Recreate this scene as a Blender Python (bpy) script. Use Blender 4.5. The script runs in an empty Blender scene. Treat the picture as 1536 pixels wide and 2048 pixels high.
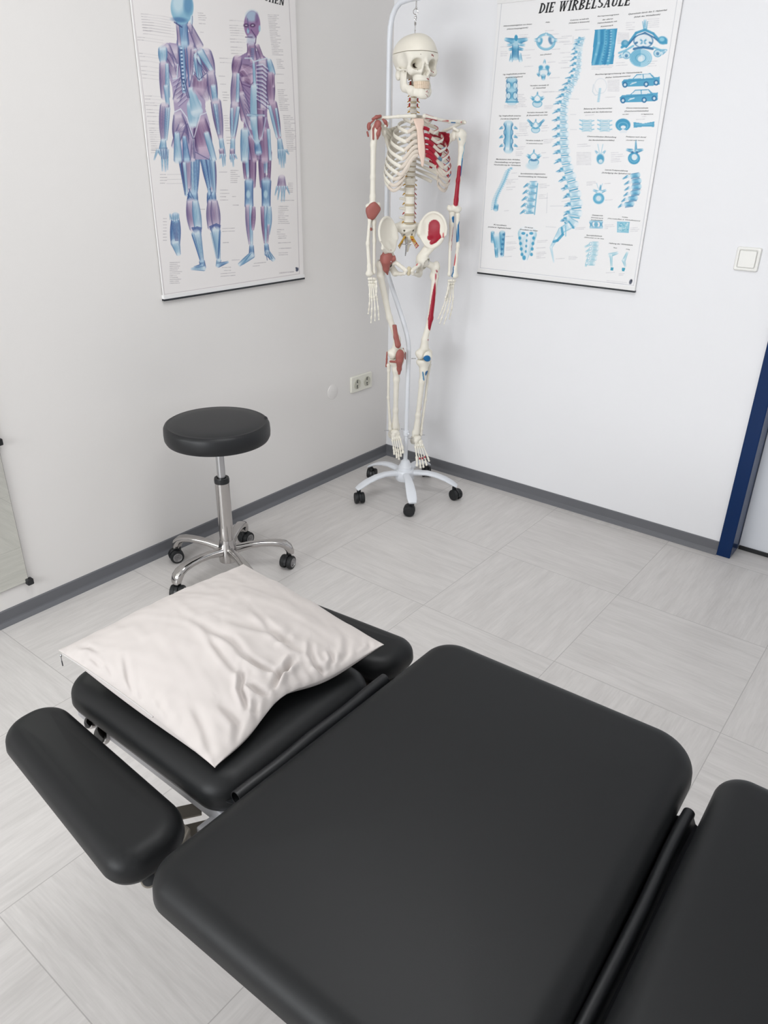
import bpy, bmesh, math, random
import numpy as np
from mathutils import Vector, Matrix
PI = math.pi
random.seed(7)
rng = np.random.RandomState(11)
scene = bpy.context.scene
COL = scene.collection

# ---------------------------------------------------------------- camera
FPX = 1481.065
CYAW, CPITCH, CROLL = 2.23054719, 0.451523883, -0.0177615414
CPOS = np.array([2.24930184, -2.90839956, 1.43830611])
_f = np.array([math.cos(CYAW)*math.cos(CPITCH), math.sin(CYAW)*math.cos(CPITCH), -math.sin(CPITCH)])
_r = np.array([math.sin(CYAW), -math.cos(CYAW), 0.0])
_d = np.cross(_f, _r)
CR = np.array([math.cos(CROLL)*_r + math.sin(CROLL)*_d, -math.sin(CROLL)*_r + math.cos(CROLL)*_d, _f])
cam_data = bpy.data.cameras.new('camera')
cam = bpy.data.objects.new('camera', cam_data)
COL.objects.link(cam)
M4 = Matrix.Identity(4)
for i in range(3):
    M4[i][0] = CR[0][i]; M4[i][1] = -CR[1][i]; M4[i][2] = -CR[2][i]; M4[i][3] = CPOS[i]
cam.matrix_world = M4
cam_data.sensor_fit = 'VERTICAL'
cam_data.sensor_height = 36.0
cam_data.sensor_width = 27.0
cam_data.lens = 36.0*FPX/2048.0
cam_data.clip_start = 0.02
scene.camera = cam

# ---------------------------------------------------------------- world, lights, exposure
world = bpy.data.worlds.new('world'); scene.world = world
world.use_nodes = True
world.node_tree.nodes['Background'].inputs[0].default_value = (0.85, 0.92, 1.0, 1)
world.node_tree.nodes['Background'].inputs[1].default_value = 1.0

def area(name, loc, rot, sx, sy, power, color):
    l = bpy.data.lights.new(name, 'AREA'); l.shape = 'RECTANGLE'
    l.size = sx; l.size_y = sy; l.energy = power; l.color = color
    o = bpy.data.objects.new(name, l); COL.objects.link(o)
    o.location = loc; o.rotation_euler = rot
    return o
# daylight entering by the window in the rear wall; the second light is an added ceiling fill
area('window_daylight', (1.15, -5.72, 1.60), (math.radians(90), 0, 0), 1.9, 1.4, 93, (0.95, 0.975, 1.0))
area('ceiling_fill_light', (1.45, -1.75, 2.565), (0, 0, 0), 1.15, 0.55, 12.5, (0.98, 0.99, 1.0))
scene.view_settings.view_transform = 'Standard'
scene.view_settings.look = 'None'
scene.view_settings.gamma = 1.0
scene.view_settings.use_curve_mapping = False
scene.view_settings.exposure = -0.11

# ---------------------------------------------------------------- helpers
def ray(u, v):
    return CR.T @ np.array([(u-768)/FPX, (v-1024)/FPX, 1.0])
def on_plane(u, v, axis, val):
    d = ray(u, v); s = (val-CPOS[axis])/d[axis]
    return CPOS + s*d
def to_px(W):
    q = (np.asarray(W)-CPOS) @ CR.T
    return 768+FPX*q[..., 0]/q[..., 2], 1024+FPX*q[..., 1]/q[..., 2]
def lin(c):
    return tuple(((x/255.0)/12.92 if x/255.0 <= 0.04045 else ((x/255.0+0.055)/1.055)**2.4) for x in c)
def nlin(a):
    a = np.clip(a, 0, 1)
    return np.where(a <= 0.04045, a/12.92, ((a+0.055)/1.055)**2.4)

def mat(name, rgb, rough=0.5, metal=0.0, bump=None, spec=0.5, noise=None, coat=0.0, sheen=0.0):
    m = bpy.data.materials.new(name); m.use_nodes = True
    nt = m.node_tree; b = nt.nodes['Principled BSDF']
    c = lin(rgb)
    b.inputs['Base Color'].default_value = (*c, 1)
    b.inputs['Roughness'].default_value = rough
    b.inputs['Metallic'].default_value = metal
    b.inputs['Specular IOR Level'].default_value = spec
    b.inputs['Coat Weight'].default_value = coat
    b.inputs['Sheen Weight'].default_value = sheen
    tc = nt.nodes.new('ShaderNodeTexCoord')
    if noise:   # (scale, amount): gentle colour variation of the surface itself
        n = nt.nodes.new('ShaderNodeTexNoise'); n.inputs['Scale'].default_value = noise[0]; n.inputs['Detail'].default_value = 4
        nt.links.new(tc.outputs['Object'], n.inputs['Vector'])
        r = nt.nodes.new('ShaderNodeMapRange'); r.inputs['To Min'].default_value = 1-noise[1]; r.inputs['To Max'].default_value = 1+noise[1]
        nt.links.new(n.outputs['Fac'], r.inputs['Value'])
        mx = nt.nodes.new('ShaderNodeVectorMath'); mx.operation = 'SCALE'; mx.inputs[0].default_value = c
        nt.links.new(r.outputs['Result'], mx.inputs['Scale']); nt.links.new(mx.outputs['Vector'], b.inputs['Base Color'])
    if bump:    # (scale, strength, distance)
        n = nt.nodes.new('ShaderNodeTexNoise'); n.inputs['Scale'].default_value = bump[0]; n.inputs['Detail'].default_value = 5
        nt.links.new(tc.outputs['Object'], n.inputs['Vector'])
        bp = nt.nodes.new('ShaderNodeBump'); bp.inputs['Strength'].default_value = bump[1]; bp.inputs['Distance'].default_value = bump[2]
        nt.links.new(n.outputs['Fac'], bp.inputs['Height']); nt.links.new(bp.outputs['Normal'], b.inputs['Normal'])
    return m
def mat_attr(name, rough, attr='paint', bump=None, spec=0.4):
    m = mat(name, (200, 200, 200), rough, bump=bump, spec=spec)
    nt = m.node_tree
    a = nt.nodes.new('ShaderNodeAttribute'); a.attribute_name = attr
    nt.links.new(a.outputs['Color'], nt.nodes['Principled BSDF'].inputs['Base Color'])
    return m

def tag(o, label=None, cat=None, group=None, kind=None):
    if label: o['label'] = label
    if cat: o['category'] = cat
    if group: o['group'] = group
    if kind: o['kind'] = kind
    return o
def empty(name, loc, label, cat, rz=0.0, group=None):
    o = bpy.data.objects.new(name, None); COL.objects.link(o)
    o.location = loc; o.rotation_euler = (0, 0, rz); o.empty_display_size = 0.05
    return tag(o, label, cat, group)

def link_mesh(name, V, F, mats, parent=None, smooth=True, midx=None, sharp=35):
    me = bpy.data.meshes.new(name)
    me.from_pydata([tuple(map(float, v)) for v in V], [], [tuple(map(int, f)) for f in F])
    if not isinstance(mats, (list, tuple)): mats = [mats]
    for m in mats: me.materials.append(m)
    if midx is not None: me.polygons.foreach_set('material_index', midx)
    me.validate()
    me.update()
    if smooth:
        me.polygons.foreach_set('use_smooth', [True]*len(me.polygons))
        if sharp: me.set_sharp_from_angle(angle=math.radians(sharp))
    o = bpy.data.objects.new(name, me); COL.objects.link(o)
    if parent is not None: o.parent = parent
    return o

class MB:
    """collects shapes into one mesh (world or parent-local coordinates)"""
    def __init__(s): s.V = []; s.F = []; s.I = []; s.mi = 0
    def add(s, V, F):
        n = len(s.V); s.V += [tuple(v) for v in V]; s.F += [tuple(i+n for i in f) for f in F]; s.I += [s.mi]*len(F); return s
    def box(s, a, b, M=None):
        (x0, y0, z0), (x1, y1, z1) = a, b
        V = [(x0,y0,z0),(x1,y0,z0),(x1,y1,z0),(x0,y1,z0),(x0,y0,z1),(x1,y0,z1),(x1,y1,z1),(x0,y1,z1)]
        if M is not None: V = [tuple(M @ Vector(v)) for v in V]
        return s.add(V, [(3,2,1,0),(4,5,6,7),(0,1,5,4),(1,2,6,5),(2,3,7,6),(3,0,4,7)])
    def tube(s, pts, rad, n=14, cap=True, flat=None, up=None):
        """sweep; rad float or list; flat=(a,b) scales of the section along (side, normal)"""
        pts = [Vector(p) for p in pts]; m = len(pts)
        if not isinstance(rad, (list, tuple)): rad = [rad]*m
        V = []; F = []; prev = None
        for i, p in enumerate(pts):
            t = (pts[min(i+1, m-1)]-pts[max(i-1, 0)])
            if t.length < 1e-9: t = Vector((0,0,1))
            t.normalize()
            if up is not None:
                u = Vector(up if not callable(up) else up(i)); u = (u - t*u.dot(t)).normalized()
            elif prev is None:
                u = t.orthogonal().normalized()
            else:
                u = (prev - t*prev.dot(t)).normalized()
            prev = u; w = t.cross(u)
            fa, fb = flat if flat else (1, 1)
            for k in range(n):
                a = 2*PI*k/n
                V.append(p + (u*math.cos(a)*fa + w*math.sin(a)*fb)*rad[i])
        for i in range(m-1):
            for k in range(n):
                a = i*n+k; b = i*n+(k+1) % n
                F.append((a, b, b+n, a+n))
        if cap:
            F.append(tuple(range(n-1, -1, -1))); F.append(tuple((m-1)*n+k for k in range(n)))
        return s.add(V, F)
    def cyl(s, a, b, r, r2=None, n=24): return s.tube([a, b], [r, r if r2 is None else r2], n)
    def lathe(s, prof, c=(0,0,0), n=40, M=None):
        V = []; F = []; m = len(prof)
        for r, z in prof:
            for k in range(n):
                a = 2*PI*k/n; v = Vector((c[0]+r*math.cos(a), c[1]+r*math.sin(a), c[2]+z))
                V.append(M @ v if M is not None else v)
        for i in range(m-1):
            for k in range(n):
                a = i*n+k; b = i*n+(k+1) % n
                F.append((a, b, b+n, a+n))
        F.append(tuple(range(n-1, -1, -1))); F.append(tuple((m-1)*n+k for k in range(n)))
        return s.add(V, F)
    def ball(s, c, r, n=16, sc=(1,1,1)):
        V = []; F = []; m = n//2
        V.append((c[0], c[1], c[2]-r*sc[2]))
        for i in range(1, m):
            th = -PI/2+PI*i/m
            for k in range(n):
                a = 2*PI*k/n
                V.append((c[0]+r*sc[0]*math.cos(th)*math.cos(a), c[1]+r*sc[1]*math.cos(th)*math.sin(a), c[2]+r*sc[2]*math.sin(th)))
        V.append((c[0], c[1], c[2]+r*sc[2]))
        for k in range(n): F.append((0, 1+(k+1) % n, 1+k))
        for i in range(m-2):
            for k in range(n):
                a = 1+i*n+k; b = 1+i*n+(k+1) % n
                F.append((a, b, b+n, a+n))
        L = 1+(m-2)*n
        for k in range(n): F.append((L+k, L+(k+1) % n, L+n))
        return s.add(V, F)
    def prism(s, poly, z0, z1, M=None):
        n = len(poly); V = [(x, y, z0) for x, y in poly]+[(x, y, z1) for x, y in poly]
        if M is not None: V = [tuple(M @ Vector(v)) for v in V]
        F = [tuple(range(n-1, -1, -1)), tuple(range(n, 2*n))]+[(i, (i+1) % n, n+(i+1) % n, n+i) for i in range(n)]
        return s.add(V, F)
    def build(s, name, mats, parent=None, smooth=True, bevel=0, sharp=35):
        o = link_mesh(name, s.V, s.F, mats, parent, smooth, s.I, sharp)
        if bevel:
            b = o.modifiers.new('bevel', 'BEVEL'); b.width = bevel; b.segments = 3; b.limit_method = 'ANGLE'; b.angle_limit = math.radians(50)
        return o
def struct(o): o['kind'] = 'structure'; return o

# ---------------------------------------------------------------- signed-distance modelling
def surfnets(Vv, lo, h):
    s = Vv < 0
    nx, ny, nz = Vv.shape
    def c(a, i, j, k): return a[i:nx-1+i, j:ny-1+j, k:nz-1+k]
    cnt = np.zeros((nx-1, ny-1, nz-1), int)
    for i in (0, 1):
        for j in (0, 1):
            for k in (0, 1): cnt += c(s, i, j, k)
    mask = (cnt > 0) & (cnt < 8)
    acc = np.zeros(mask.shape+(3,)); num = np.zeros(mask.shape)
    for ax in range(3):
        for p in (0, 1):
            for q in (0, 1):
                o0 = [p, q]; o0.insert(ax, 0); o1 = [p, q]; o1.insert(ax, 1)
                a = c(Vv, *o0); b = c(Vv, *o1)
                x = (a < 0) != (b < 0)
                t = np.where(x, a/np.where(x, a-b, 1), 0)
                for e in range(3):
                    val = t if e == ax else float(o0[e])
                    acc[..., e] += np.where(x, val, 0)
                num += x
    idx = -np.ones(mask.shape, int); idx[mask] = np.arange(mask.sum())
    g = np.stack(np.nonzero(mask), -1)
    P = (g+acc[mask]/num[mask][:, None])*h+np.array(lo)
    F = []
    for ax in range(3):
        sh = [slice(None)]*3; sa = list(sh); sb = list(sh); sa[ax] = slice(0, -1); sb[ax] = slice(1, None)
        A = s[tuple(sa)]; B = s[tuple(sb)]
        X = A != B
        e = np.stack(np.nonzero(X), -1); av = A[X]
        b, cc = [(1, 2), (2, 0), (0, 1)][ax]
        ok = (e[:, b] > 0) & (e[:, cc] > 0) & (e[:, b] < Vv.shape[b]-1) & (e[:, cc] < Vv.shape[cc]-1)
        e = e[ok]; av = av[ok]
        def cell(db, dc):
            q = e.copy(); q[:, b] += db; q[:, cc] += dc
            return idx[q[:, 0], q[:, 1], q[:, 2]]
        quad = np.stack([cell(-1, -1), cell(0, -1), cell(0, 0), cell(-1, 0)], -1)
        quad[~av] = quad[~av][:, ::-1]
        F.append(quad)
    return P, np.concatenate(F)
def _v(a): return np.array(a, float)
def d_cap(p, a, b, ra, rb=None, flat=None):
    a = _v(a); b = _v(b); rb = ra if rb is None else rb
    ab = b-a; t = np.clip(((p-a) @ ab)/max(ab @ ab, 1e-12), 0, 1)
    q = p-(a+t[..., None]*ab)
    if flat is not None:      # flat = (direction, factor): thinner along a direction
        n = _v(flat[0]); n = n/np.linalg.norm(n); q = q+(q @ n)[..., None]*n*(1/flat[1]-1)
    return np.linalg.norm(q, axis=-1)-(ra+(rb-ra)*t)
def d_ell(p, c, r, R=None):
    q = p-_v(c)
    if R is not None: q = q @ R
    r = _v(r); k0 = np.linalg.norm(q/r, axis=-1); k1 = np.linalg.norm(q/(r*r), axis=-1)
    return k0*(k0-1)/np.maximum(k1, 1e-9)
def smin(a, b, k):
    h = np.maximum(k-np.abs(a-b), 0)/k
    return np.minimum(a, b)-h*h*k*0.25
def smax(a, b, k): return -smin(-a, -b, k)
def d_path(p, pts, rs, k=0.004, flat=None):
    d = None
    for i in range(len(pts)-1):
        e = d_cap(p, pts[i], pts[i+1], rs[i], rs[i+1], flat)
        d = e if d is None else smin(d, e, k)
    return d
def sdf_mesh(name, fn, lo, hi, h, m, parent, paint=None, base=(233, 228, 214), to_local=None):
    lo = _v(lo); hi = _v(hi)
    n = np.ceil((hi-lo)/h).astype(int)+1
    g = np.stack(np.meshgrid(*[lo[i]+np.arange(n[i])*h for i in range(3)], indexing='ij'), -1)
    P, F = surfnets(fn(g), lo, h)
    V = P if to_local is None else to_local(P)
    if to_local is not None: F = np.ascontiguousarray(F[:, ::-1])
    me = bpy.data.meshes.new(name)
    me.vertices.add(len(V)); me.vertices.foreach_set('co', np.asarray(V, np.float32).ravel())
    me.loops.add(4*len(F)); me.loops.foreach_set('vertex_index', F.ravel().astype(np.int32))
    me.polygons.add(len(F)); me.polygons.foreach_set('loop_start', np.arange(0, 4*len(F), 4, dtype=np.int32))
    me.polygons.foreach_set('loop_total', np.full(len(F), 4, np.int32))
    me.polygons.foreach_set('use_smooth', np.ones(len(F), bool))
    me.update(); me.validate()
    c = np.tile(np.array(base, float)/255, (len(V), 1))
    if paint: c = paint(P, c)
    set_paint(me, c)
    me.materials.append(m)
    o = bpy.data.objects.new(name, me); COL.objects.link(o)
    if parent is not None: o.parent = parent
    return o
def set_paint(me, c):
    at = me.color_attributes.new('paint', 'FLOAT_COLOR', 'POINT')
    at.data.foreach_set('color', np.concatenate([nlin(c), np.ones((len(c), 1))], 1).astype(np.float32).ravel())

# ---------------------------------------------------------------- materials
M_wallA = mat('painted_plaster', (232, 229, 226), 0.75, bump=(260, 0.12, 0.0015), noise=(1.3, 0.012))
M_wallB = mat('painted_plaster_white', (238, 238, 240), 0.75, bump=(260, 0.1, 0.0015), noise=(1.3, 0.01))
M_ceil = mat('ceiling_paint', (238, 238, 236), 0.8)
M_base = mat('grey_rubber_skirting', (106, 107, 111), 0.45, spec=0.3, noise=(6, 0.05))
M_blue = mat('blue_door_paint', (4, 40, 86), 0.25, spec=0.2, noise=(5, 0.03))
M_door = mat('white_door_laminate', (226, 229, 234), 0.35, noise=(2, 0.01))
M_seal = mat('black_door_seal', (26, 28, 30), 0.6)
M_leather = mat('black_vinyl_upholstery', (25, 26, 27), 0.45, bump=(900, 0.18, 0.0006), spec=0.24, noise=(3, 0.05))
M_leather2 = mat('stool_vinyl', (30, 31, 33), 0.42, bump=(900, 0.18, 0.0006), spec=0.36, noise=(9, 0.08))
M_flap = mat('black_flap_vinyl', (26, 27, 29), 0.42, spec=0.4)
M_frame = mat('light_grey_powder_coat', (206, 206, 210), 0.4, noise=(20, 0.02))
M_bracket = mat('warm_grey_steel', (128, 122, 112), 0.35, metal=0.35, noise=(18, 0.08))
M_chrome = mat('chrome', (188, 185, 183), 0.10, metal=1.0)
M_steel = mat('brushed_steel', (190, 190, 192), 0.25, metal=1.0)
M_black = mat('black_plastic', (22, 24, 27), 0.38, noise=(30, 0.1))
M_tread = mat('black_rubber', (17, 19, 21), 0.55)
M_standw = mat('white_stand_paint', (226, 229, 234), 0.28, noise=(12, 0.012))
M_socket = mat('ivory_plastic', (232, 230, 218), 0.3)
M_switch = mat('white_plastic', (236, 235, 230), 0.3)
M_hole = mat('socket_hole_shade', (30, 30, 26), 0.6)
M_mirror = mat('mirror_glass', (222, 224, 218), 0.01, metal=1.0)
M_mirback = mat('mirror_edge', (70, 74, 70), 0.4)
M_linen = mat('white_pillow_cotton', (200, 193, 189), 0.85, bump=(1400, 0.12, 0.0005))
M_bone = mat_attr('bone_plastic', 0.42)
M_lig = mat('ligament_rubber', (160, 92, 84), 0.5, noise=(60, 0.08))
M_nerve = mat('nerve_yellow', (206, 160, 60), 0.5)
M_artery = mat('artery_red', (176, 44, 36), 0.45)
M_disc = mat('intervertebral_disc', (196, 180, 150), 0.5)
M_cart = mat('rib_cartilage', (222, 208, 194), 0.45)
M_teeth = mat('teeth_enamel', (226, 206, 182), 0.35)
M_dark = mat('dark_cavity', (34, 30, 24), 0.8)
M_print = mat_attr('printed_paper', 0.38, spec=0.35)
M_paper = mat('poster_edge_white', (236, 235, 234), 0.4)
M_rail = mat('dark_rail', (20, 26, 32), 0.4)
M_ink = mat('black_ink', (36, 36, 40), 0.5)
M_inkg = mat('grey_ink', (120, 120, 128), 0.5)

def floor_material():
    m = bpy.data.materials.new('vinyl_floor_tiles'); m.use_nodes = True
    nt = m.node_tree; N = nt.nodes; L = nt.links; b = N['Principled BSDF']
    T = 0.5074
    geo = N.new('ShaderNodeNewGeometry')
    sep = N.new('ShaderNodeSeparateXYZ'); L.new(geo.outputs['Position'], sep.inputs[0])
    def mth(op, a, c=None, d=None):
        n = N.new('ShaderNodeMath'); n.operation = op
        for i, x in enumerate((a, c, d)):
            if x is None: continue
            if isinstance(x, (int, float)): n.inputs[i].default_value = x
            else: L.new(x, n.inputs[i])
        return n.outputs[0]
    u = mth('DIVIDE', mth('SUBTRACT', sep.outputs['X'], 0.4985), T)
    v = mth('DIVIDE', mth('ADD', sep.outputs['Y'], 0.5601), T)
    fu = mth('FLOOR', u); fv = mth('FLOOR', v)
    par = mth('ABSOLUTE', mth('MODULO', mth('ADD', fu, fv), 2.0))   # 1 or 0: the grain turns from tile to tile
    seed = mth('ADD', mth('MULTIPLY', fu, 7.13), mth('MULTIPLY', fv, 3.71))
    def grain(sx, sy, sc, det):
        cmb = N.new('ShaderNodeCombineXYZ')
        L.new(mth('MULTIPLY', sep.outputs['X'], sx), cmb.inputs[0]); L.new(mth('MULTIPLY', sep.outputs['Y'], sy), cmb.inputs[1]); L.new(seed, cmb.inputs[2])
        n = N.new('ShaderNodeTexNoise'); n.inputs['Scale'].default_value = sc; n.inputs['Detail'].default_value = det; n.inputs['Roughness'].default_value = 0.65
        n.inputs['Distortion'].default_value = 0.3
        L.new(cmb.outputs[0], n.inputs['Vector']); return n.outputs['Fac']
    def pick(a, c): 
        mx = N.new('ShaderNodeMix'); L.new(par, mx.inputs[0]); L.new(a, mx.inputs[2]); L.new(c, mx.inputs[3]); return mx.outputs[0]
    g1 = pick(grain(9, 1, 4.0, 5), grain(1, 9, 4.0, 5))
    g2 = pick(grain(14, 1, 11.0, 3), grain(1, 14, 11.0, 3))
    g = mth('ADD', mth('MULTIPLY', g1, 0.6), mth('MULTIPLY', g2, 0.4))
    cr = N.new('ShaderNodeValToRGB'); L.new(g, cr.inputs[0])
    e = cr.color_ramp.elements
    e[0].position = 0.34; e[0].color = (*lin((199, 195, 192)), 1)
    e[1].position = 0.66; e[1].color = (*lin((217, 213, 210)), 1)
    def seam(x):
        fr = mth('FRACT', x); dd = mth('MINIMUM', fr, mth('SUBTRACT', 1.0, fr))
        return mth('LESS_THAN', dd, 0.0022)
    sm = mth('MAXIMUM', seam(u), seam(v))
    mx = N.new('ShaderNodeMix'); mx.data_type = 'RGBA'
    L.new(mth('MULTIPLY', sm, 0.5), mx.inputs[0]); L.new(cr.outputs[0], mx.inputs[6]); mx.inputs[7].default_value = (*lin((140, 136, 134)), 1)
    L.new(mx.outputs[2], b.inputs['Base Color'])
    b.inputs['Roughness'].default_value = 0.33; b.inputs['Specular IOR Level'].default_value = 0.35
    bp = N.new('ShaderNodeBump'); bp.inputs['Strength'].default_value = 0.12; bp.inputs['Distance'].default_value = 0.001
    L.new(g, bp.inputs['Height']); L.new(bp.outputs[0], b.inputs['Normal'])
    return m
M_floor = floor_material()

# ---------------------------------------------------------------- the room
XR, YB, ZC = 3.9, -5.8, 2.62      # far side wall, rear wall, ceiling
DX0, DX1 = 1.702, 2.62            # door opening in the right-hand wall (plane y = 0)
struct(MB().box((-0.12, YB-0.12, -0.1), (XR+0.12, 0.3, 0.0)).build('floor', M_floor, smooth=False))
struct(MB().box((-0.12, YB-0.12, ZC), (XR+0.12, 0.3, ZC+0.1)).build('ceiling', M_ceil, smooth=False))
struct(MB().box((-0.12, YB-0.12, 0), (0, 0.12, ZC)).build('wall_left', M_wallA, smooth=False))
w = MB().box((0, 0, 0), (DX0, 0.3, ZC)).box((DX0, 0, 2.06), (DX1, 0.3, ZC)).box((DX1, 0, 0), (XR, 0.3, ZC))
struct(w.build('wall_right', M_wallB, smooth=False))
struct(MB().box((XR, YB-0.12, 0), (XR+0.12, 0.3, ZC)).build('wall_east', M_wallB, smooth=False))
WX0, WX1, WZ0, WZ1 = 0.15, 2.15, 0.85, 2.35
w = MB().box((0, YB-0.12, 0), (WX0, YB, ZC)).box((WX1, YB-0.12, 0), (XR, YB, ZC)).box((WX0, YB-0.12, 0), (WX1, YB, WZ0)).box((WX0, YB-0.12, WZ1), (WX1, YB, ZC))
struct(w.build('wall_rear', M_wallB, smooth=False))
wf = MB()
for a, b in (((WX0, WZ0), (WX0+.06, WZ1)), ((WX1-.06, WZ0), (WX1, WZ1)), ((WX0, WZ0), (WX1, WZ0+.06)), ((WX0, WZ1-.06), (WX1, WZ1)), ((1.12, WZ0), (1.18, WZ1))):
    wf.box((a[0], YB-0.09, a[1]), (b[0], YB-0.03, b[1]))
struct(wf.build('window_1', M_door, smooth=False))

cl = empty('ceiling_fill_panel', (1.45, -1.75, ZC), 'added unseen ceiling fill panel brightening the open floor', 'fill light')  # unseen glowing panel, added to lift the far floor and walls
MB().box((-.6, -.3, -.035), (.6, .3, 0)).build('fill_housing', M_switch, cl, smooth=False)
M_glow = mat('fill_emitter', (255, 255, 255), .5); M_glow.node_tree.nodes['Principled BSDF'].inputs['Emission Color'].default_value = (1, 1, 1, 1); M_glow.node_tree.nodes['Principled BSDF'].inputs['Emission Strength'].default_value = 3
MB().box((-.58, -.28, -.039), (.58, .28, -.0355)).build('fill_glow', M_glow, cl, smooth=False)

# skirting: vertical strip that flares out into a lighter toe
prof = [(0.0, 0.0), (0.017, 0.0), (0.0155, 0.003), (0.006, 0.013), (0.0045, 0.018), (0.004, 0.052), (0.0, 0.0555)]
def skirting(name, a, b, nrm):
    V = []; F = []
    for p in (a, b):
        for d, z in prof: V.append((p[0]+nrm[0]*d, p[1]+nrm[1]*d, z))
    n = len(prof)
    for i in range(n): F.append((i, (i+1) % n, n+(i+1) % n, n+i))
    F.append(tuple(range(n-1, -1, -1))); F.append(tuple(range(n, 2*n)))
    return struct(link_mesh(name, V, F, M_base, smooth=False))
skirting('baseboard_left', (0, YB), (0, 0), (1, 0))
skirting('baseboard_right', (0, 0), (DX0, 0), (0, -1))
skirting('baseboard_rear', (0, YB), (XR, YB), (0, 1))

# blue steel door frame: face strip on the wall, return into the reveal
fw = 0.052
df = MB()
df.box((DX0, -0.012, 0.0), (DX0+fw, 0.14, 2.06)).box((DX1-fw, -0.012, 0), (DX1, 0.14, 2.06)).box((DX0, -0.012, 2.06-fw), (DX1, 0.14, 2.06))
struct(df.build('trim_1', M_blue, smooth=False, bevel=0.0025))
tag(bpy.data.objects['trim_1'], 'dark blue steel door frame beside the white door')
dl = MB().box((DX0+fw+0.002, 0.105, 0.012), (DX1-fw-0.002, 0.145, 2.0)).build('door_1', M_door, smooth=False, bevel=0.001)
struct(dl)
MB().box((DX0+fw+0.004, 0.098, 0.001), (DX1-fw-0.004, 0.104, 0.017)).build('door_seal', M_seal, dl, smooth=False)
hd = MB().cyl((2.5, 0.105, 1.05), (2.5, 0.05, 1.05), 0.009).cyl((2.51, 0.055, 1.05), (2.39, 0.055, 1.05), 0.009)
hd.box((2.475, 0.1, 0.93), (2.525, 0.106, 1.12)); hd.build('door_handle', M_steel, dl)

# light switch beside the door
def rrect(cx, cy, hx, hy, r, n=6):
    P = []
    for qx, qy, a0 in ((1, -1, -PI/2), (1, 1, 0), (-1, 1, PI/2), (-1, -1, PI)):
        for k in range(n+1):
            a = a0+PI/2*k/n
            P.append((cx+qx*(hx-r)+r*math.cos(a), cy+qy*(hy-r)+r*math.sin(a)))
    return P
def stack(mb, cx, cy, rings, M):
    """rings: (hx, hy, r, depth); closed solid"""
    V = []; F = []; n = None
    for hx, hy, r, dz in rings:
        p = rrect(cx, cy, hx, hy, r); n = len(p)
        V += [M @ Vector((x, y, dz)) for x, y in p]
    for i in range(len(rings)-1):
        for k in range(n): F.append((i*n+k, i*n+(k+1) % n, (i+1)*n+(k+1) % n, (i+1)*n+k))
    F.append(tuple(range(n-1, -1, -1))); F.append(tuple((len(rings)-1)*n+k for k in range(n)))
    return mb.add(V, F)
MR = Matrix(((1,0,0,0),(0,0,-1,0),(0,1,0,0),(0,0,0,1)))      # local xy -> world xz, depth towards -y
ML = Matrix(((0,0,1,0),(1,0,0,0),(0,1,0,0),(0,0,0,1)))       # local xy -> world yz, depth towards +x
sw = stack(MB(), 0, 0, [(.0405,.0395,.007,0),(.0405,.0395,.007,.004),(.038,.037,.006,.0085),(.034,.033,.006,.0095),(.030,.030,.005,.008),(.030,.030,.005,.004)], MR).build('light_switch', M_switch)
sw.location = (1.575, 0, 1.126)
tag(sw, 'square white rocker light switch on the wall beside the blue door frame', 'light switch')
stack(MB(), 0, 0, [(.0275,.0275,.004,.003),(.0275,.0275,.004,.0095),(.0262,.0262,.004,.011)], MR).build('rocker', M_switch, sw)

# double socket by the corner
so = stack(MB(), 0, 0, [(.079,.0395,.008,0),(.079,.0395,.008,.0055),(.076,.0365,.007,.0095)], ML).build('double_power_socket', M_socket)
so.location = (0, -0.212, 0.435)
tag(so, 'ivory double power socket low on the wall behind the skeleton', 'power socket')
M_socket2 = mat('socket_recess_shade', (196, 194, 180), 0.4)  # darker ivory puts the shade of the recess into the colour
for s in (-1, 1):
    o = MB().lathe([(.0245, .0095), (.0235, .0125), (.0205, .0128), (.0195, .0103), (0.001, .0101)], (s*.0365, 0, 0), 32, ML).build('socket_insert', M_socket2, so)
    h = MB().lathe([(.0042, .0100), (.0042, .0108)], (s*.0365, -.0095, 0), 12, ML).lathe([(.0042, .0100), (.0042, .0108)], (s*.0365, .0095, 0), 12, ML)
    for q in (-1, 1): h.box((s*.0365-.0035, q*.0185-.0022, .0100), (s*.0365+.0035, q*.0185+.0022, .0122), ML)
    h.build('shaded_slot', M_hole, o)  # dark raised pieces stand in for the shade inside the slots
cp = MB().lathe([(.036, 0), (.0355, .0015), (.033, .0028), (0.001, .003)], (0, 0, 0), 40, ML).build('junction_box_cover', M_wallA)
cp.location = (0, -0.415, 0.432)
tag(cp, 'round wall-coloured junction box cover left of the double socket', 'wall cover')

# mirror low on the left wall
mr = empty('wall_mirror', (0, -2.257, 0.127), 'frameless mirror held by black clips at the left edge of the photo', 'mirror')
MB().box((0.004, -0.3, 0), (0.009, 0.3, 1.5)).build('mirror_back', M_mirback, mr, smooth=False)
MB().box((0.0091, -0.299, 0.001), (0.010, 0.299, 1.499)).build('mirror_pane', M_mirror, mr, smooth=False)
for y, z in ((0.302, -0.002), (0.302, 0.495), (0.302, 1.0), (-0.302, -0.002), (-0.302, 0.495)):
    stack(MB(), y, z, [(.0105,.0105,.003,0),(.0105,.0105,.003,.017),(.0095,.0095,.003,.019)], ML).build('mirror_clip', M_black, mr)

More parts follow.
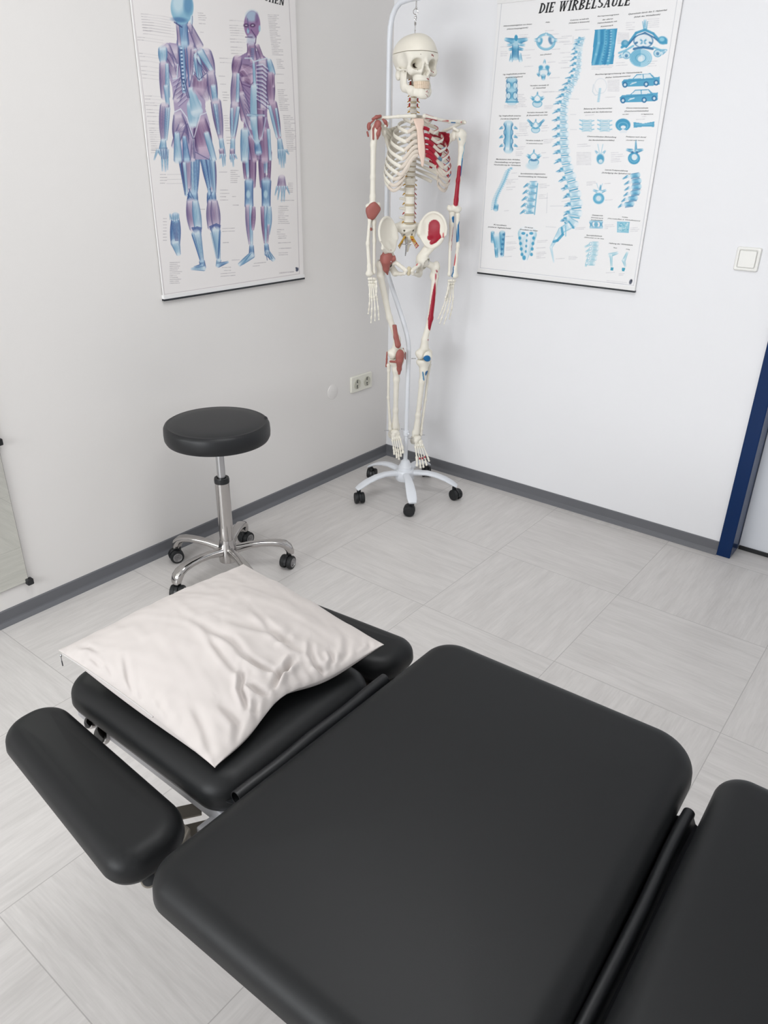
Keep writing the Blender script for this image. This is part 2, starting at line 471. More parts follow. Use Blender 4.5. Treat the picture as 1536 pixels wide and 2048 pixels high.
# ---------------------------------------------------------------- posters: the print is painted per vertex of the sheet
class Art:
    def __init__(s, W, bg):
        s.X, s.Y = to_px(W); s.sh = s.X.shape
        s.c = np.tile(np.array(bg, float)/255, s.sh+(1,)); s.W = W
    def win(s, x0, x1, y0, y1):
        m = (s.X > x0) & (s.X < x1) & (s.Y > y0) & (s.Y < y1)
        r = np.where(m.any(1))[0]; q = np.where(m.any(0))[0]
        if len(r) == 0: return None
        return slice(r[0], r[-1]+1), slice(q[0], q[-1]+1)
    def mix(s, w, a, col):
        a = np.clip(a, 0, 1)[..., None]; col = np.asarray(col, float)
        if col.ndim == 1: col = col/255
        s.c[w] = s.c[w]*(1-a)+col*a
    def line(s, pts, wd, col, al=1.0, aa=1.1):
        for (x0, y0), (x1, y1) in zip(pts[:-1], pts[1:]):
            w = s.win(min(x0, x1)-wd-2, max(x0, x1)+wd+2, min(y0, y1)-wd-2, max(y0, y1)+wd+2)
            if w is None: continue
            X = s.X[w]; Y = s.Y[w]; dx = x1-x0; dy = y1-y0; L = max(dx*dx+dy*dy, 1e-9)
            t = np.clip(((X-x0)*dx+(Y-y0)*dy)/L, 0, 1)
            d = np.hypot(X-x0-t*dx, Y-y0-t*dy)
            s.mix(w, al*np.clip((wd/2-d)/aa+0.5, 0, 1), col)
    def poly(s, pts, col, al=1.0):
        xs = [p[0] for p in pts]; ys = [p[1] for p in pts]
        w = s.win(min(xs)-1, max(xs)+1, min(ys)-1, max(ys)+1)
        if w is None: return
        X = s.X[w]; Y = s.Y[w]; ins = np.zeros(X.shape, bool)
        for (x0, y0), (x1, y1) in zip(pts, pts[1:]+pts[:1]):
            if y0 == y1: continue
            c = ((y0 > Y) != (y1 > Y)) & (X < (x1-x0)*(Y-y0)/(y1-y0)+x0); ins ^= c
        s.mix(w, ins*al, col)
    def ell(s, cx, cy, rx, ry, rot, col, al=1.0, soft=0.25, ring=None):
        R = max(rx, ry)*1.4+2
        w = s.win(cx-R, cx+R, cy-R, cy+R)
        if w is None: return
        c, n = math.cos(rot), math.sin(rot)
        X = s.X[w]-cx; Y = s.Y[w]-cy
        d = np.hypot((X*c+Y*n)/rx, (-X*n+Y*c)/ry)
        a = np.clip((1-d)/soft+0.5, 0, 1) if ring is None else np.clip(1-np.abs(d-1)/ring, 0, 1)
        s.mix(w, al*a, col)
    def muscle(s, x0, y0, r0, x1, y1, r1, pal, bulge=0.0, freq=9.0, al=1.0, edge=0.55, seed=0.0, bend=0.0):
        """one drawn muscle: light ridge, coloured fibres, inked edges"""
        lo, mid, dk = [np.array(c, float)/255 for c in pal]
        R = max(r0, r1)+abs(bulge)+abs(bend)+2
        w = s.win(min(x0, x1)-R, max(x0, x1)+R, min(y0, y1)-R, max(y0, y1)+R)
        if w is None: return
        X = s.X[w]; Y = s.Y[w]; dx = x1-x0; dy = y1-y0; L = math.hypot(dx, dy)
        tt = ((X-x0)*dx+(Y-y0)*dy)/L/L; t = np.clip(tt, 0, 1)
        r = r0+(r1-r0)*t+bulge*np.sin(PI*t)
        sg = (-(X-x0)*dy+(Y-y0)*dx)/L-bend*np.sin(PI*t)
        ext = np.maximum(np.abs(tt-0.5)-0.5, 0)*L
        q = np.hypot(sg, ext)/np.maximum(r, 0.3)
        a = np.clip((1-q)*np.maximum(r, 0.3)/1.0+0.5, 0, 1)*al*np.clip(1.15-0.9*ext/np.maximum(r, 0.3), 0, 1)
        sn = sg/np.maximum(r, 0.3)
        fib = 0.5+0.5*np.sin(freq*sn*(1-0.35*t)+seed+2.0*np.sin(3*t+seed))
        fine = 0.5+0.5*np.sin(2.3*freq*sn+1.7*seed+3*t)
        k = np.clip(0.2+0.8*np.abs(sn+0.3)**1.2, 0, 1)*0.55+0.3*fib+0.2*fine
        belly = np.sin(PI*np.clip(t*1.05, 0, 1))**0.6
        col = lo*(1-(k*belly)[..., None])+mid*(k*belly)[..., None]
        e = np.clip((np.abs(sn)-0.55)/0.42, 0, 1)**1.2*edge*1.25*np.clip(1.2-ext/np.maximum(r, 0.3), 0, 1)
        e = np.maximum(e, np.clip(0.16-fine*fib, 0, .16)*3.2*belly*edge); e = np.clip(e, 0, 1)
        col = col*(1-e[..., None])+dk*e[..., None]
        s.mix(w, a, col)
    def textlines(s, x0, y0, wds, dy, slope=0.0, col=(120, 116, 128), wd=0.9, al=0.6, right=False):
        for i, L in enumerate(wds):
            y = y0+i*dy; xa = x0-L if right else x0
            x = xa
            while x < xa+L:
                l = rng.uniform(2.0, 5.0); x2 = min(x+l, xa+L)
                s.line([(x, y+(x-xa)*slope), (x2, y+(x2-xa)*slope)], wd*rng.uniform(.8, 1.2), col, al*rng.uniform(.6, 1.0)); x = x2+rng.uniform(.6, 1.2)

LILAC = ((214, 204, 216), (138, 116, 150), (52, 52, 108))
PURP = ((202, 180, 200), (112, 78, 118), (52, 40, 92))
CYAN = ((210, 224, 232), (124, 170, 196), (54, 92, 146))
BLUE = ((180, 206, 224), (80, 124, 170), (36, 56, 116))
NAVY = (52, 60, 112)

def paint_left(A):
    def c1(x, y): return 240+x/4.042, y/4.042
    def c2(x, y): return 280+x/4.518, 300+y/4.518
    def m1(x0, y0, r0, x1, y1, r1, pal, bulge=0, **k):
        a = c1(x0, y0); b = c1(x1, y1); A.muscle(*a, r0/4.042, *b, r1/4.042, pal, bulge/4.042, bend=k.pop('bend', 0)/4.042, **k)
    def m2(x0, y0, r0, x1, y1, r1, pal, bulge=0, **k):
        a = c2(x0, y0); b = c2(x1, y1); A.muscle(*a, r0/4.518, *b, r1/4.518, pal, bulge/4.518, bend=k.pop('bend', 0)/4.518, **k)
    def l1(pts, w=1, col=NAVY, al=.8): A.line([c1(*p) for p in pts], w, col, al)
    def l2(pts, w=1, col=NAVY, al=.8): A.line([c2(*p) for p in pts], w, col, al)
    def e1(x, y, rx, ry, rot, col, al=1, **k): A.ell(*c1(x, y), rx/4.042, ry/4.042, rot, col, al, **k)
    def e2(x, y, rx, ry, rot, col, al=1, **k): A.ell(*c2(x, y), rx/4.518, ry/4.518, rot, col, al, **k)
    # printed frame line
    A.line([c1(92, -60), c1(120, 200), c1(200, 850), c2(80, 70), c2(222, 1305), c2(1440, 1118), c2(1412, 60), c1(1420, 1100), c1(1368, 40), c1(1362, -60)], .9, (176, 168, 172), .8)
    # ---- back view
    # legs first (thighs, calves, feet)
    m2(390, -20, 62, 425, 400, 22, BLUE, 0, seed=1, freq=11); m2(430, -20, 70, 455, 360, 46, LILAC, 10, seed=2, freq=14)
    m2(400, 120, 16, 425, 400, 10, CYAN); m2(500, 0, 42, 500, 420, 16, BLUE, 8, seed=3, freq=12); m2(470, 100, 12, 480, 420, 12, CYAN)
    m2(600, -10, 62, 655, 380, 32, LILAC, 16, seed=4, freq=16); m2(560, 40, 30, 630, 380, 14, BLUE, seed=5); m2(650, 60, 26, 672, 400, 12, CYAN)
    m2(610, 60, 14, 640, 330, 10, BLUE, seed=8)
    for a, b in (((375, 60), (410, 400)), ((470, 20), (455, 330)), ((505, 10), (520, 330)), ((545, 40), (610, 340)), ((590, 70), (640, 360)), ((640, 90), (670, 380))): l2([a, b], 1.1, (48, 72, 132), .6)
    m2(478, 400, 44, 470, 520, 50, BLUE, 4, seed=1, freq=7); m2(645, 400, 40, 650, 520, 38, BLUE, 4, seed=3, freq=7)
    for a, b in (((440, 350), (520, 510)), ((455, 340), (425, 470)), ((630, 350), (660, 470)), ((650, 380), (612, 470)), ((430, 400), (510, 480))): l2([a, b], 1.4, (40, 72, 132), .7)
    m2(460, 470, 40, 490, 700, 46, LILAC, 14, seed=5, freq=6, edge=.4); m2(500, 470, 28, 525, 700, 34, CYAN, 8, seed=2, freq=5)
    m2(640, 470, 30, 640, 700, 28, LILAC, 12, seed=6, freq=6); m2(672, 470, 30, 690, 690, 34, LILAC, 12, seed=3, freq=5)
    A.poly([c2(*p) for p in ((462, 700), (500, 775), (525, 730), (552, 772), (560, 700), (520, 690))], (64, 88, 146), .75)
    A.poly([c2(*p) for p in ((622, 690), (648, 752), (668, 690), (720, 745), (730, 680), (690, 660))], (64, 84, 142), .75)
    m2(510, 760, 44, 560, 1000, 18, CYAN, 0, seed=2, freq=6); m2(480, 760, 10, 548, 1000, 8, BLUE); m2(530, 780, 6, 568, 1010, 6, CYAN)
    m2(685, 730, 42, 712, 990, 14, CYAN, 0, seed=4, freq=6); m2(722, 740, 8, 706, 980, 7, BLUE)
    l2([(470, 770), (550, 1010)], 1.5, (50, 92, 150), .8); l2([(722, 730), (708, 985)], 1.6, (50, 92, 150), .8); l2([(640, 750), (690, 980)], 1, (90, 150, 190), .7)
    m2(560, 1010, 26, 570, 1060, 26, BLUE, seed=1); m2(575, 1070, 24, 465, 1075, 8, CYAN, seed=4, freq=8); m2(560, 1040, 14, 490, 1060, 8, BLUE)
    m2(712, 1000, 22, 705, 1045, 20, CYAN, seed=2); m2(710, 1040, 22, 795, 1012, 8, BLUE, seed=3, freq=8)
    # torso
    tor = [(335, 380), (380, 345), (455, 350), (470, 250), (570, 260), (640, 380), (720, 420), (755, 520), (740, 640), (690, 780), (690, 880), (725, 1000), (745, 1180), (720, 1290), (440, 1290), (430, 1050), (440, 900), (420, 700), (380, 560), (330, 480)]
    A.poly([c1(*p) for p in tor], (176, 162, 190), 1)
    m1(500, 1150, 60, 470, 940, 40, LILAC, 14, seed=1, freq=18); m1(500, 1020, 30, 440, 1180, 26, LILAC, 6, seed=2, freq=10)
    m1(650, 980, 50, 680, 1200, 66, PURP, 14, seed=5, freq=12); m1(700, 1080, 22, 760, 1290, 20, CYAN, 4); m1(460, 1080, 22, 470, 1290, 36, CYAN)
    m1(520, 1110, 16, 540, 1290, 30, BLUE, seed=2); m1(590, 1130, 14, 590, 1290, 22, LILAC)
    l1([(440, 905), (490, 880), (540, 950), (590, 1110)], 2, (226, 232, 238), .9); l1([(600, 1110), (650, 930), (700, 910)], 2, (226, 232, 238), .8)
    l1([(545, 1000), (590, 1120), (600, 1280)], 1.6, NAVY, .7); l1([(610, 1230), (720, 1290)], 1.4, NAVY, .7)
    for k in range(7): l1([(455+k*12, 1080-k*4), (540+k*4, 980+k*24)], .8, (90, 84, 136), .5)
    m1(460, 800, 34, 520, 620, 30, LILAC, 4, seed=3, freq=14)
    for k in range(7): l1([(425+k*8, 660+k*32), (500+k*7, 610+k*30)], 1.1, (210, 214, 226), .7); l1([(428+k*8, 672+k*32), (502+k*7, 622+k*30)], 1.0, (84, 76, 130), .6)
    m1(600, 850, 60, 590, 1010, 30, CYAN, 4, seed=1, freq=4, edge=.1); m1(575, 720, 22, 620, 900, 50, CYAN, 0, freq=3, edge=.1)
    m1(640, 660, 60, 700, 800, 22, LILAC, 6, seed=5, freq=16, edge=.3); m1(660, 620, 70, 640, 720, 54, PURP, 0, seed=4, freq=18, edge=.25, al=.8)
    m1(420, 430, 70, 440, 620, 26, LILAC, 4, seed=2, freq=14); m1(370, 390, 44, 440, 520, 26, LILAC, 0, seed=1, freq=9)
    for k in range(5): l1([(365+k*14, 400+k*10), (455, 480+k*32)], 1, (74, 66, 122), .6)
    m1(560, 380, 46, 570, 640, 14, LILAC, 8, seed=3, freq=10); m1(600, 410, 30, 585, 600, 14, LILAC, 4, seed=1)
    l1([(520, 230), (540, 420), (560, 700)], 2.2, (74, 106, 160), .9); l1([(600, 420), (590, 560), (565, 700)], 1.3, NAVY, .7)
    m1(492, 240, 18, 520, 740, 18, BLUE, 6, seed=2, freq=5)
    for k in range(15): e1(488+k*2.0, 300+k*30, 10, 7, 0, (216, 224, 236), .8); e1(490+k*2, 314+k*30, 9, 4, 0, (42, 48, 100), .8)
    l1([(470, 260), (472, 420), (500, 640), (548, 790)], 1.6, (44, 50, 104), .7); l1([(520, 640), (560, 790)], 2, (44, 56, 110), .7)
    A.poly([c1(*p) for p in ((598, 440), (622, 420), (612, 520), (600, 610), (592, 600))], (206, 226, 236), .9)
    m1(640, 560, 50, 690, 600, 34, LILAC, 6, seed=2, freq=12); m1(625, 470, 30, 645, 640, 20, CYAN, 4, seed=4)
    for k in range(5): l1([(620+k*4, 470+k*10), (640+k*16, 640-k*14)], 1.3, (64, 60, 116), .7)
    l1([(600, 600), (640, 645), (700, 590)], 1.6, NAVY, .7); l1([(600, 400), (650, 385), (720, 440)], 2.2, (206, 226, 236), .9)
    l1([(430, 640), (460, 630), (468, 520)], 2, (214, 226, 234), .9)
    # arms
    m1(345, 400, 36, 348, 500, 26, CYAN, 6, seed=3); m1(352, 520, 34, 365, 780, 34, LILAC, 6, seed=2, freq=8); m1(380, 520, 14, 385, 780, 20, CYAN); m1(372, 700, 20, 390, 880, 14, CYAN)
    m1(360, 860, 38, 350, 1130, 20, LILAC, 10, seed=4, freq=12); m1(385, 880, 20, 370, 1130, 12, CYAN, 3)
    for k in range(4): l1([(345+k*14, 860), (338+k*10, 1120)], 1, (64, 62, 116), .55)
    m1(350, 1140, 22, 345, 1230, 36, CYAN, 0, seed=1, freq=10)
    for x0, x1, y1 in ((150, 120, 90), (190, 195, 190), (215, 222, 195), (240, 240, 180), (165, 180, 60)): m2(x0+8, 0, 12, x1+8, y1, 5, CYAN, freq=3)
    for k in range(4): l2([(190+k*18, -20), (196+k*16, 80)], 1.2, (60, 72, 126), .7)
    m1(690, 440, 54, 745, 590, 26, LILAC, 8, seed=1, freq=10); m1(650, 420, 30, 735, 560, 18, CYAN, 0, seed=5)
    m1(735, 600, 34, 760, 800, 30, LILAC, 8, seed=2, freq=8); m1(755, 700, 22, 775, 860, 24, CYAN)
    m1(775, 830, 42, 815, 1120, 18, LILAC, 8, seed=3, freq=12); m1(770, 850, 18, 800, 1080, 10, CYAN)
    for k in range(3): l1([(755+k*20, 840), (800+k*9, 1090)], 1, (64, 62, 116), .55)
    m1(818, 1130, 18, 835, 1260, 22, CYAN, 0, freq=6); m2(735, 0, 22, 745, 60, 20, LILAC)
    for x0, x1, y1 in ((730, 722, 80), (745, 752, 150), (765, 768, 140)): m2(x0, 40, 9, x1, y1, 5, CYAN, freq=3)
    # neck, head
    m1(500, 140, 52, 510, 350, 50, BLUE, -6, seed=2, freq=7); m1(560, 200, 20, 640, 370, 34, LILAC, 0, seed=3); m1(465, 200, 12, 480, 360, 14, LILAC)
    e1(502, 60, 92, 138, 0.0, (140, 186, 208), 1, soft=.08); e1(470, 20, 48, 90, 0, (206, 226, 234), .85, soft=.7); e1(550, 40, 36, 80, 0, (90, 138, 178), .7, soft=.6)
    e1(480, 160, 60, 20, .1, (60, 98, 152), .6, soft=.8); e1(580, 160, 12, 40, 0, (206, 222, 230), .9); l1([(440, 180), (500, 220)], 2.4, (44, 56, 112), .8); l1([(585, 130), (582, 270)], 1.2, NAVY, .6)
    # ---- front view
    m2(955, 0, 30, 965, 250, 26, PURP, 6, seed=1, freq=7); m2(975, 0, 22, 980, 240, 18, CYAN, 6, freq=4); m2(1015, 0, 30, 1020, 330, 22, PURP, 8, seed=3, freq=9)
    m2(1100, 10, 30, 1105, 330, 20, PURP, 6, seed=2, freq=9); m2(1150, 0, 24, 1140, 200, 18, CYAN, 4, freq=4); m2(1172, 10, 16, 1165, 300, 12, PURP, 2); m2(1140, 230, 12, 1135, 290, 8, LILAC)
    for a, b in (((935, 0), (960, 270)), ((1000, 30), (985, 280)), ((1045, 40), (1040, 330)), ((1085, 90), (1095, 350)), ((1125, 20), (1135, 240)), ((1190, 20), (1165, 300))): l2([a, b], 1.1, (88, 50, 104), .6)
    m2(985, 290, 40, 985, 500, 40, BLUE, -2, seed=1, freq=8); m2(1140, 290, 46, 1140, 500, 40, BLUE, -2, seed=4, freq=8)
    e2(978, 400, 18, 36, 0, (196, 222, 230), .8, soft=.6); e2(1135, 400, 18, 36, 0, (196, 222, 230), .8, soft=.6)
    m2(975, 510, 24, 995, 850, 12, LILAC, 10, seed=2, freq=7); m2(1000, 510, 14, 1008, 850, 12, CYAN, 2); m2(1028, 520, 14, 1020, 720, 10, PURP, 8)
    m2(1108, 520, 18, 1130, 840, 10, PURP, 8, seed=2); m2(1135, 510, 12, 1140, 850, 12, CYAN, 2); m2(1168, 520, 18, 1160, 760, 12, CYAN, 12); m2(1162, 680, 12, 1150, 840, 8, LILAC)
    m2(1008, 870, 20, 1008, 960, 26, BLUE, seed=3, freq=8); m2(1010, 950, 30, 900, 1035, 16, CYAN, 2, seed=2, freq=10)
    m2(1142, 860, 20, 1150, 940, 24, BLUE, seed=1, freq=8); m2(1150, 930, 28, 1205, 990, 18, CYAN, 0, seed=3, freq=10)
    for k in range(3): l2([(1010-k*10, 930+k*8), (910+k*14, 1040-k*4)], 1, (60, 120, 168), .6); l2([(1135+k*14, 920), (1150+k*22, 995-k*6)], 1.2, (44, 66, 122), .7)
    tor = [(925, 520), (950, 465), (1030, 420), (1110, 410), (1180, 465), (1210, 500), (1225, 640), (1190, 800), (1190, 950), (1215, 1070), (1225, 1290), (1120, 1290), (1090, 1150), (1060, 1290), (990, 1290), (1000, 1000), (1010, 900), (975, 700), (965, 600), (920, 610)]
    A.poly([c1(*p) for p in tor], (150, 128, 164), 1)
    m1(1010, 1060, 34, 1010, 1290, 32, CYAN, 4, seed=1, freq=7); m1(1060, 1110, 24, 1090, 1290, 26, PURP, 4, seed=2); m1(1160, 1060, 38, 1170, 1290, 36, PURP, 4, seed=3, freq=8); m1(1200, 1050, 14, 1215, 1290, 12, CYAN)
    m1(960, 660, 20, 1010, 960, 34, PURP, 8, seed=2, freq=14); m1(985, 760, 26, 1060, 1030, 20, LILAC, 6, seed=5, freq=8)
    for k in range(7): l1([(985+k*6, 690+k*38), (1050, 770+k*34)], 1.1, (78, 50, 110), .6)
    m1(955, 540, 30, 1060, 600, 62, PURP, 10, seed=1, freq=20, edge=.3); m1(1000, 640, 22, 1065, 640, 50, PURP, 4, seed=2, freq=12, edge=.3)
    for k in range(9): l1([(945+k*3, 590-k*10), (1072, 520+k*19)], .9, (214, 190, 214), .55)
    l1([(950, 590), (985, 680), (1050, 705), (1080, 660)], 1.8, (78, 46, 100), .7)
    m1(1080, 500, 10, 1090, 700, 12, CYAN, 0, freq=3); m1(1085, 700, 28, 1090, 1030, 34, CYAN, 4, seed=1, freq=4, edge=.25)
    m1(1130, 720, 22, 1140, 1020, 26, PURP, 4, seed=2, freq=6); l1([(1110, 790), (1160, 800)], 1.4, (214, 200, 220), .8); l1([(1115, 880), (1165, 890)], 1.4, (214, 200, 220), .8)
    m1(1150, 500, 40, 1160, 860, 30, LILAC, 6, seed=4, freq=5)
    for k in range(10):
        l1([(1105, 530+k*30), (1150, 520+k*34), (1200, 560+k*34)], 2, (214, 222, 234), .8); l1([(1107, 543+k*30), (1152, 535+k*34), (1200, 575+k*34)], 1.6, (74, 52, 112), .7)
    m1(1030, 930, 10, 1165, 935, 10, CYAN, 0, freq=3, al=.8); m1(1080, 960, 30, 1110, 1160, 22, CYAN, 0, seed=2, freq=3, edge=.3); m1(1135, 950, 24, 1140, 1120, 20, PURP, 4, freq=4)
    l1([(1000, 960), (1060, 1100), (1100, 1160)], 1.8, (196, 214, 228), .8); l1([(1180, 950), (1150, 1100), (1120, 1160)], 1.8, (196, 214, 228), .8)
    m1(1110, 1160, 22, 1120, 1230, 30, BLUE, 2, seed=3, freq=4)
    # arms
    m1(950, 480, 38, 930, 600, 22, PURP, 8, seed=2, freq=10); m1(935, 610, 28, 925, 840, 28, LILAC, 8, seed=1, freq=6); m1(955, 600, 12, 950, 820, 14, CYAN)
    m1(930, 850, 36, 915, 1120, 16, LILAC, 8, seed=5, freq=9); m1(955, 870, 14, 920, 1100, 8, CYAN, 3); m1(905, 880, 12, 905, 1110, 8, CYAN)
    m1(912, 1130, 18, 908, 1280, 22, CYAN, 0, freq=5); m2(832, 0, 20, 835, 60, 22, LILAC)
    for x0, x1, y1 in ((818, 826, 110), (838, 844, 150), (856, 876, 80)): m2(x0, 40, 8, x1, y1, 5, CYAN, freq=3)
    m1(1205, 490, 18, 1235, 600, 22, CYAN, 4, seed=2); m1(1215, 600, 24, 1222, 820, 26, PURP, 10, seed=3, freq=6); m1(1240, 600, 10, 1240, 700, 10, PURP)
    m1(1235, 840, 34, 1285, 1120, 16, PURP, 8, seed=1, freq=9); m1(1210, 860, 12, 1270, 1110, 9, CYAN, 2); m1(1262, 880, 10, 1295, 1100, 7, CYAN)
    m1(1290, 1130, 18, 1305, 1270, 30, CYAN, 0, freq=7, seed=2)
    for x0, x1, y1 in ((1255, 1262, 130), (1275, 1280, 160), (1295, 1300, 160), (1308, 1312, 120), (1320, 1345, 40)): m2(x0, 0, 10, x1, y1, 5, CYAN, freq=3)
    # neck, head
    m1(1060, 360, 34, 1075, 480, 34, PURP, 0, seed=3, freq=7); m1(1110, 370, 16, 1150, 470, 14, PURP); m1(1040, 370, 10, 1040, 440, 14, PURP)
    for k in range(6): l1([(1062, 395+k*16), (1082, 397+k*16)], 1.6, (60, 120, 170), .8)
    l1([(1010, 470), (1060, 470), (1080, 500), (1110, 490), (1190, 470)], 2.4, (206, 222, 230), .85)
    e1(1068, 200, 66, 114, 0, (150, 118, 158), 1, soft=.08); e1(1066, 130, 48, 46, 0, (172, 202, 218), .8, soft=.6); e1(1060, 320, 34, 46, 0, (188, 196, 214), .7, soft=.5)
    for x in (1020, 1072): e1(x, 205, 22, 16, 0, (74, 44, 86), .85, soft=.5); e1(x, 205, 10, 5, 0, (206, 200, 214), .9)
    e1(1035, 250, 10, 22, 0, (156, 196, 216), .9); l1([(1015, 300), (1070, 300)], 1.8, (66, 44, 90), .8); l1([(1030, 150), (1040, 240)], 1.4, NAVY, .6); l1([(1060, 240), (1100, 300), (1095, 350)], 2, (66, 44, 94), .7)
    e1(1128, 230, 8, 26, 0, (160, 200, 216), .9); e1(1105, 150, 14, 44, 0, (110, 76, 124), .6, soft=.8); l1([(1020, 340), (1080, 350)], 1.2, (206, 206, 220), .8)
    # small foot and hand studies
    m2(320, 590, 30, 320, 840, 42, BLUE, 12, seed=2, freq=14); m2(320, 840, 42, 348, 940, 20, CYAN, 0, freq=5)
    for k in range(5): m2(278+k*17, 640-abs(k-2)*6, 8, 272+k*19, 585-abs(k-2)*4, 5, CYAN, freq=3); l2([(285+k*14, 660), (320+k*6, 820)], 1.1, (70, 72, 124), .6)
    m2(1280, 250, 30, 1280, 340, 44, LILAC, 0, seed=2, freq=12, edge=.3)
    for x0, x1, y1 in ((1240, 1220, 410), (1262, 1245, 450), (1285, 1280, 470), (1305, 1302, 465), (1325, 1352, 400)): m2(x0, 330, 9, x1, y1, 4, CYAN, freq=3)
    # tiny captions with their leader lines
    G = (132, 126, 134)
    def cap1(x, y, n, dy, xe, sl, wmax=100, right=False):
        for i in range(n):
            a = c1(x+i*dy*.12, y+i*dy); L = rng.uniform(.45, 1)*wmax/4.042
            A.textlines(a[0], a[1], [L], 3, .07*sl, G, .9, .62, right)
            if xe: A.line([(a[0]+L+1, a[1]+L*.07*sl), c1(xe, y+i*dy+abs(xe-x)*.12*sl)], .5, (150, 146, 152), .4)
    cap1(170, 112, 7, 22, 410, 1); cap1(180, 200, 4, 24, 440, 1, 70); cap1(140, 300, 2, 22, 350, 1, 60)
    for y in (430, 455, 490, 535, 570, 600, 630): cap1(155+(y-430)*.14, y, 1, 20, 330, 1, 60)
    for y in (775, 800, 830, 850, 885, 910, 940, 980, 1000): cap1(200+(y-775)*.12, y, 1, 20, 330, .5, 90)
    cap1(235, 1035, 11, 18, 330, .2, 60); cap1(630, 105, 4, 18, None, .8, 80); cap1(640, 190, 1, 18, None, .8, 80); cap1(650, 260, 1, 18, None, .6, 40)
    cap1(885, 165, 1, 20, 1000, .5, 60); cap1(885, 205, 5, 20, 1000, .5, 80); cap1(890, 315, 2, 24, 1010, .4, 90); cap1(895, 380, 3, 26, 990, .5, 60)
    cap1(805, 470, 2, 34, 920, .5, 70); cap1(800, 615, 1, 20, None, .6, 60); cap1(810, 680, 1, 20, None, .5, 60); cap1(828, 745, 4, 22, None, .4, 60); cap1(840, 935, 7, 20, None, .3, 40); cap1(860, 1110, 3, 24, None, .1, 60)
    cap1(1195, 120, 24, 14, None, .5, 90); cap1(1265, 480, 6, 14, None, .4, 60); cap1(1265, 600, 1, 14, None, .3, 60); cap1(1270, 670, 1, 14, None, .3, 60)
    cap1(1275, 725, 12, 15, None, .3, 80); cap1(1320, 935, 20, 15, None, .2, 90)
    def cap2(x, y, ws, dy, sl=-.04): a = c2(x, y); A.textlines(a[0], a[1], [w/4.518 for w in ws], dy/4.518, sl, G, .9, .65)
    cap2(182, 222, [50, 60, 60, 44], 26, 0); l2([(245, 222), (385, 220)], .5, (150, 146, 152), .5); l2([(245, 265), (385, 265)], .5, (150, 146, 152), .5); l2([(240, 303), (400, 303)], .5, (150, 146, 152), .5)
    cap2(100, 0, [40, 36], 24, 0); cap2(715, 200, [70], 24, 0); cap2(725, 362, [70, 80, 50, 70], 30, 0); cap2(545, 535, [40], 20, 0); cap2(745, 710, [110, 110], 26); cap2(750, 838, [50], 20); cap2(830, 995, [70], 20)
    cap2(820, 185, [70, 40, 60, 80, 60, 60, 60], 18, 0); cap2(835, 420, [30], 20, 0); cap2(840, 498, [50], 20, 0); cap2(1270, 455, [120], 18, 0)
    cap2(1250, 510, [90, 80, 90, 60, 50, 90, 60, 80, 90, 100], 17, 0); cap2(1240, 720, [60, 30, 70], 20, 0); cap2(1250, 780, [80, 70], 18); cap2(1250, 840, [110], 20); cap2(1255, 890, [110], 20); cap2(1255, 930, [80, 80], 18)
    cap2(270, 1018, [90, 70, 90, 80, 70, 110, 90, 60, 70, 100, 80, 90], 17); cap2(740, 1062, [80], 18); cap2(760, 1090, [60], 18); cap2(730, 1118, [130], 18, -.08); cap2(730, 1142, [130], 18, -.08); cap2(1030, 1025, [110], 18, -.1); cap2(1020, 1050, [60], 18, -.1)
    cap2(210, 620, [30]*8, 28, 0); cap2(1340, 300, [40]*6, 16, 0)
    a = c2(1262, 1112); A.textlines(a[0], a[1], [28], 3, -.1, (190, 184, 186), 2.2, .8)
    e2(1420, 1080, 12, 18, .3, (70, 76, 96), 1, soft=.5); e2(1412, 1066, 7, 7, 0, (40, 46, 66), 1, soft=.6)

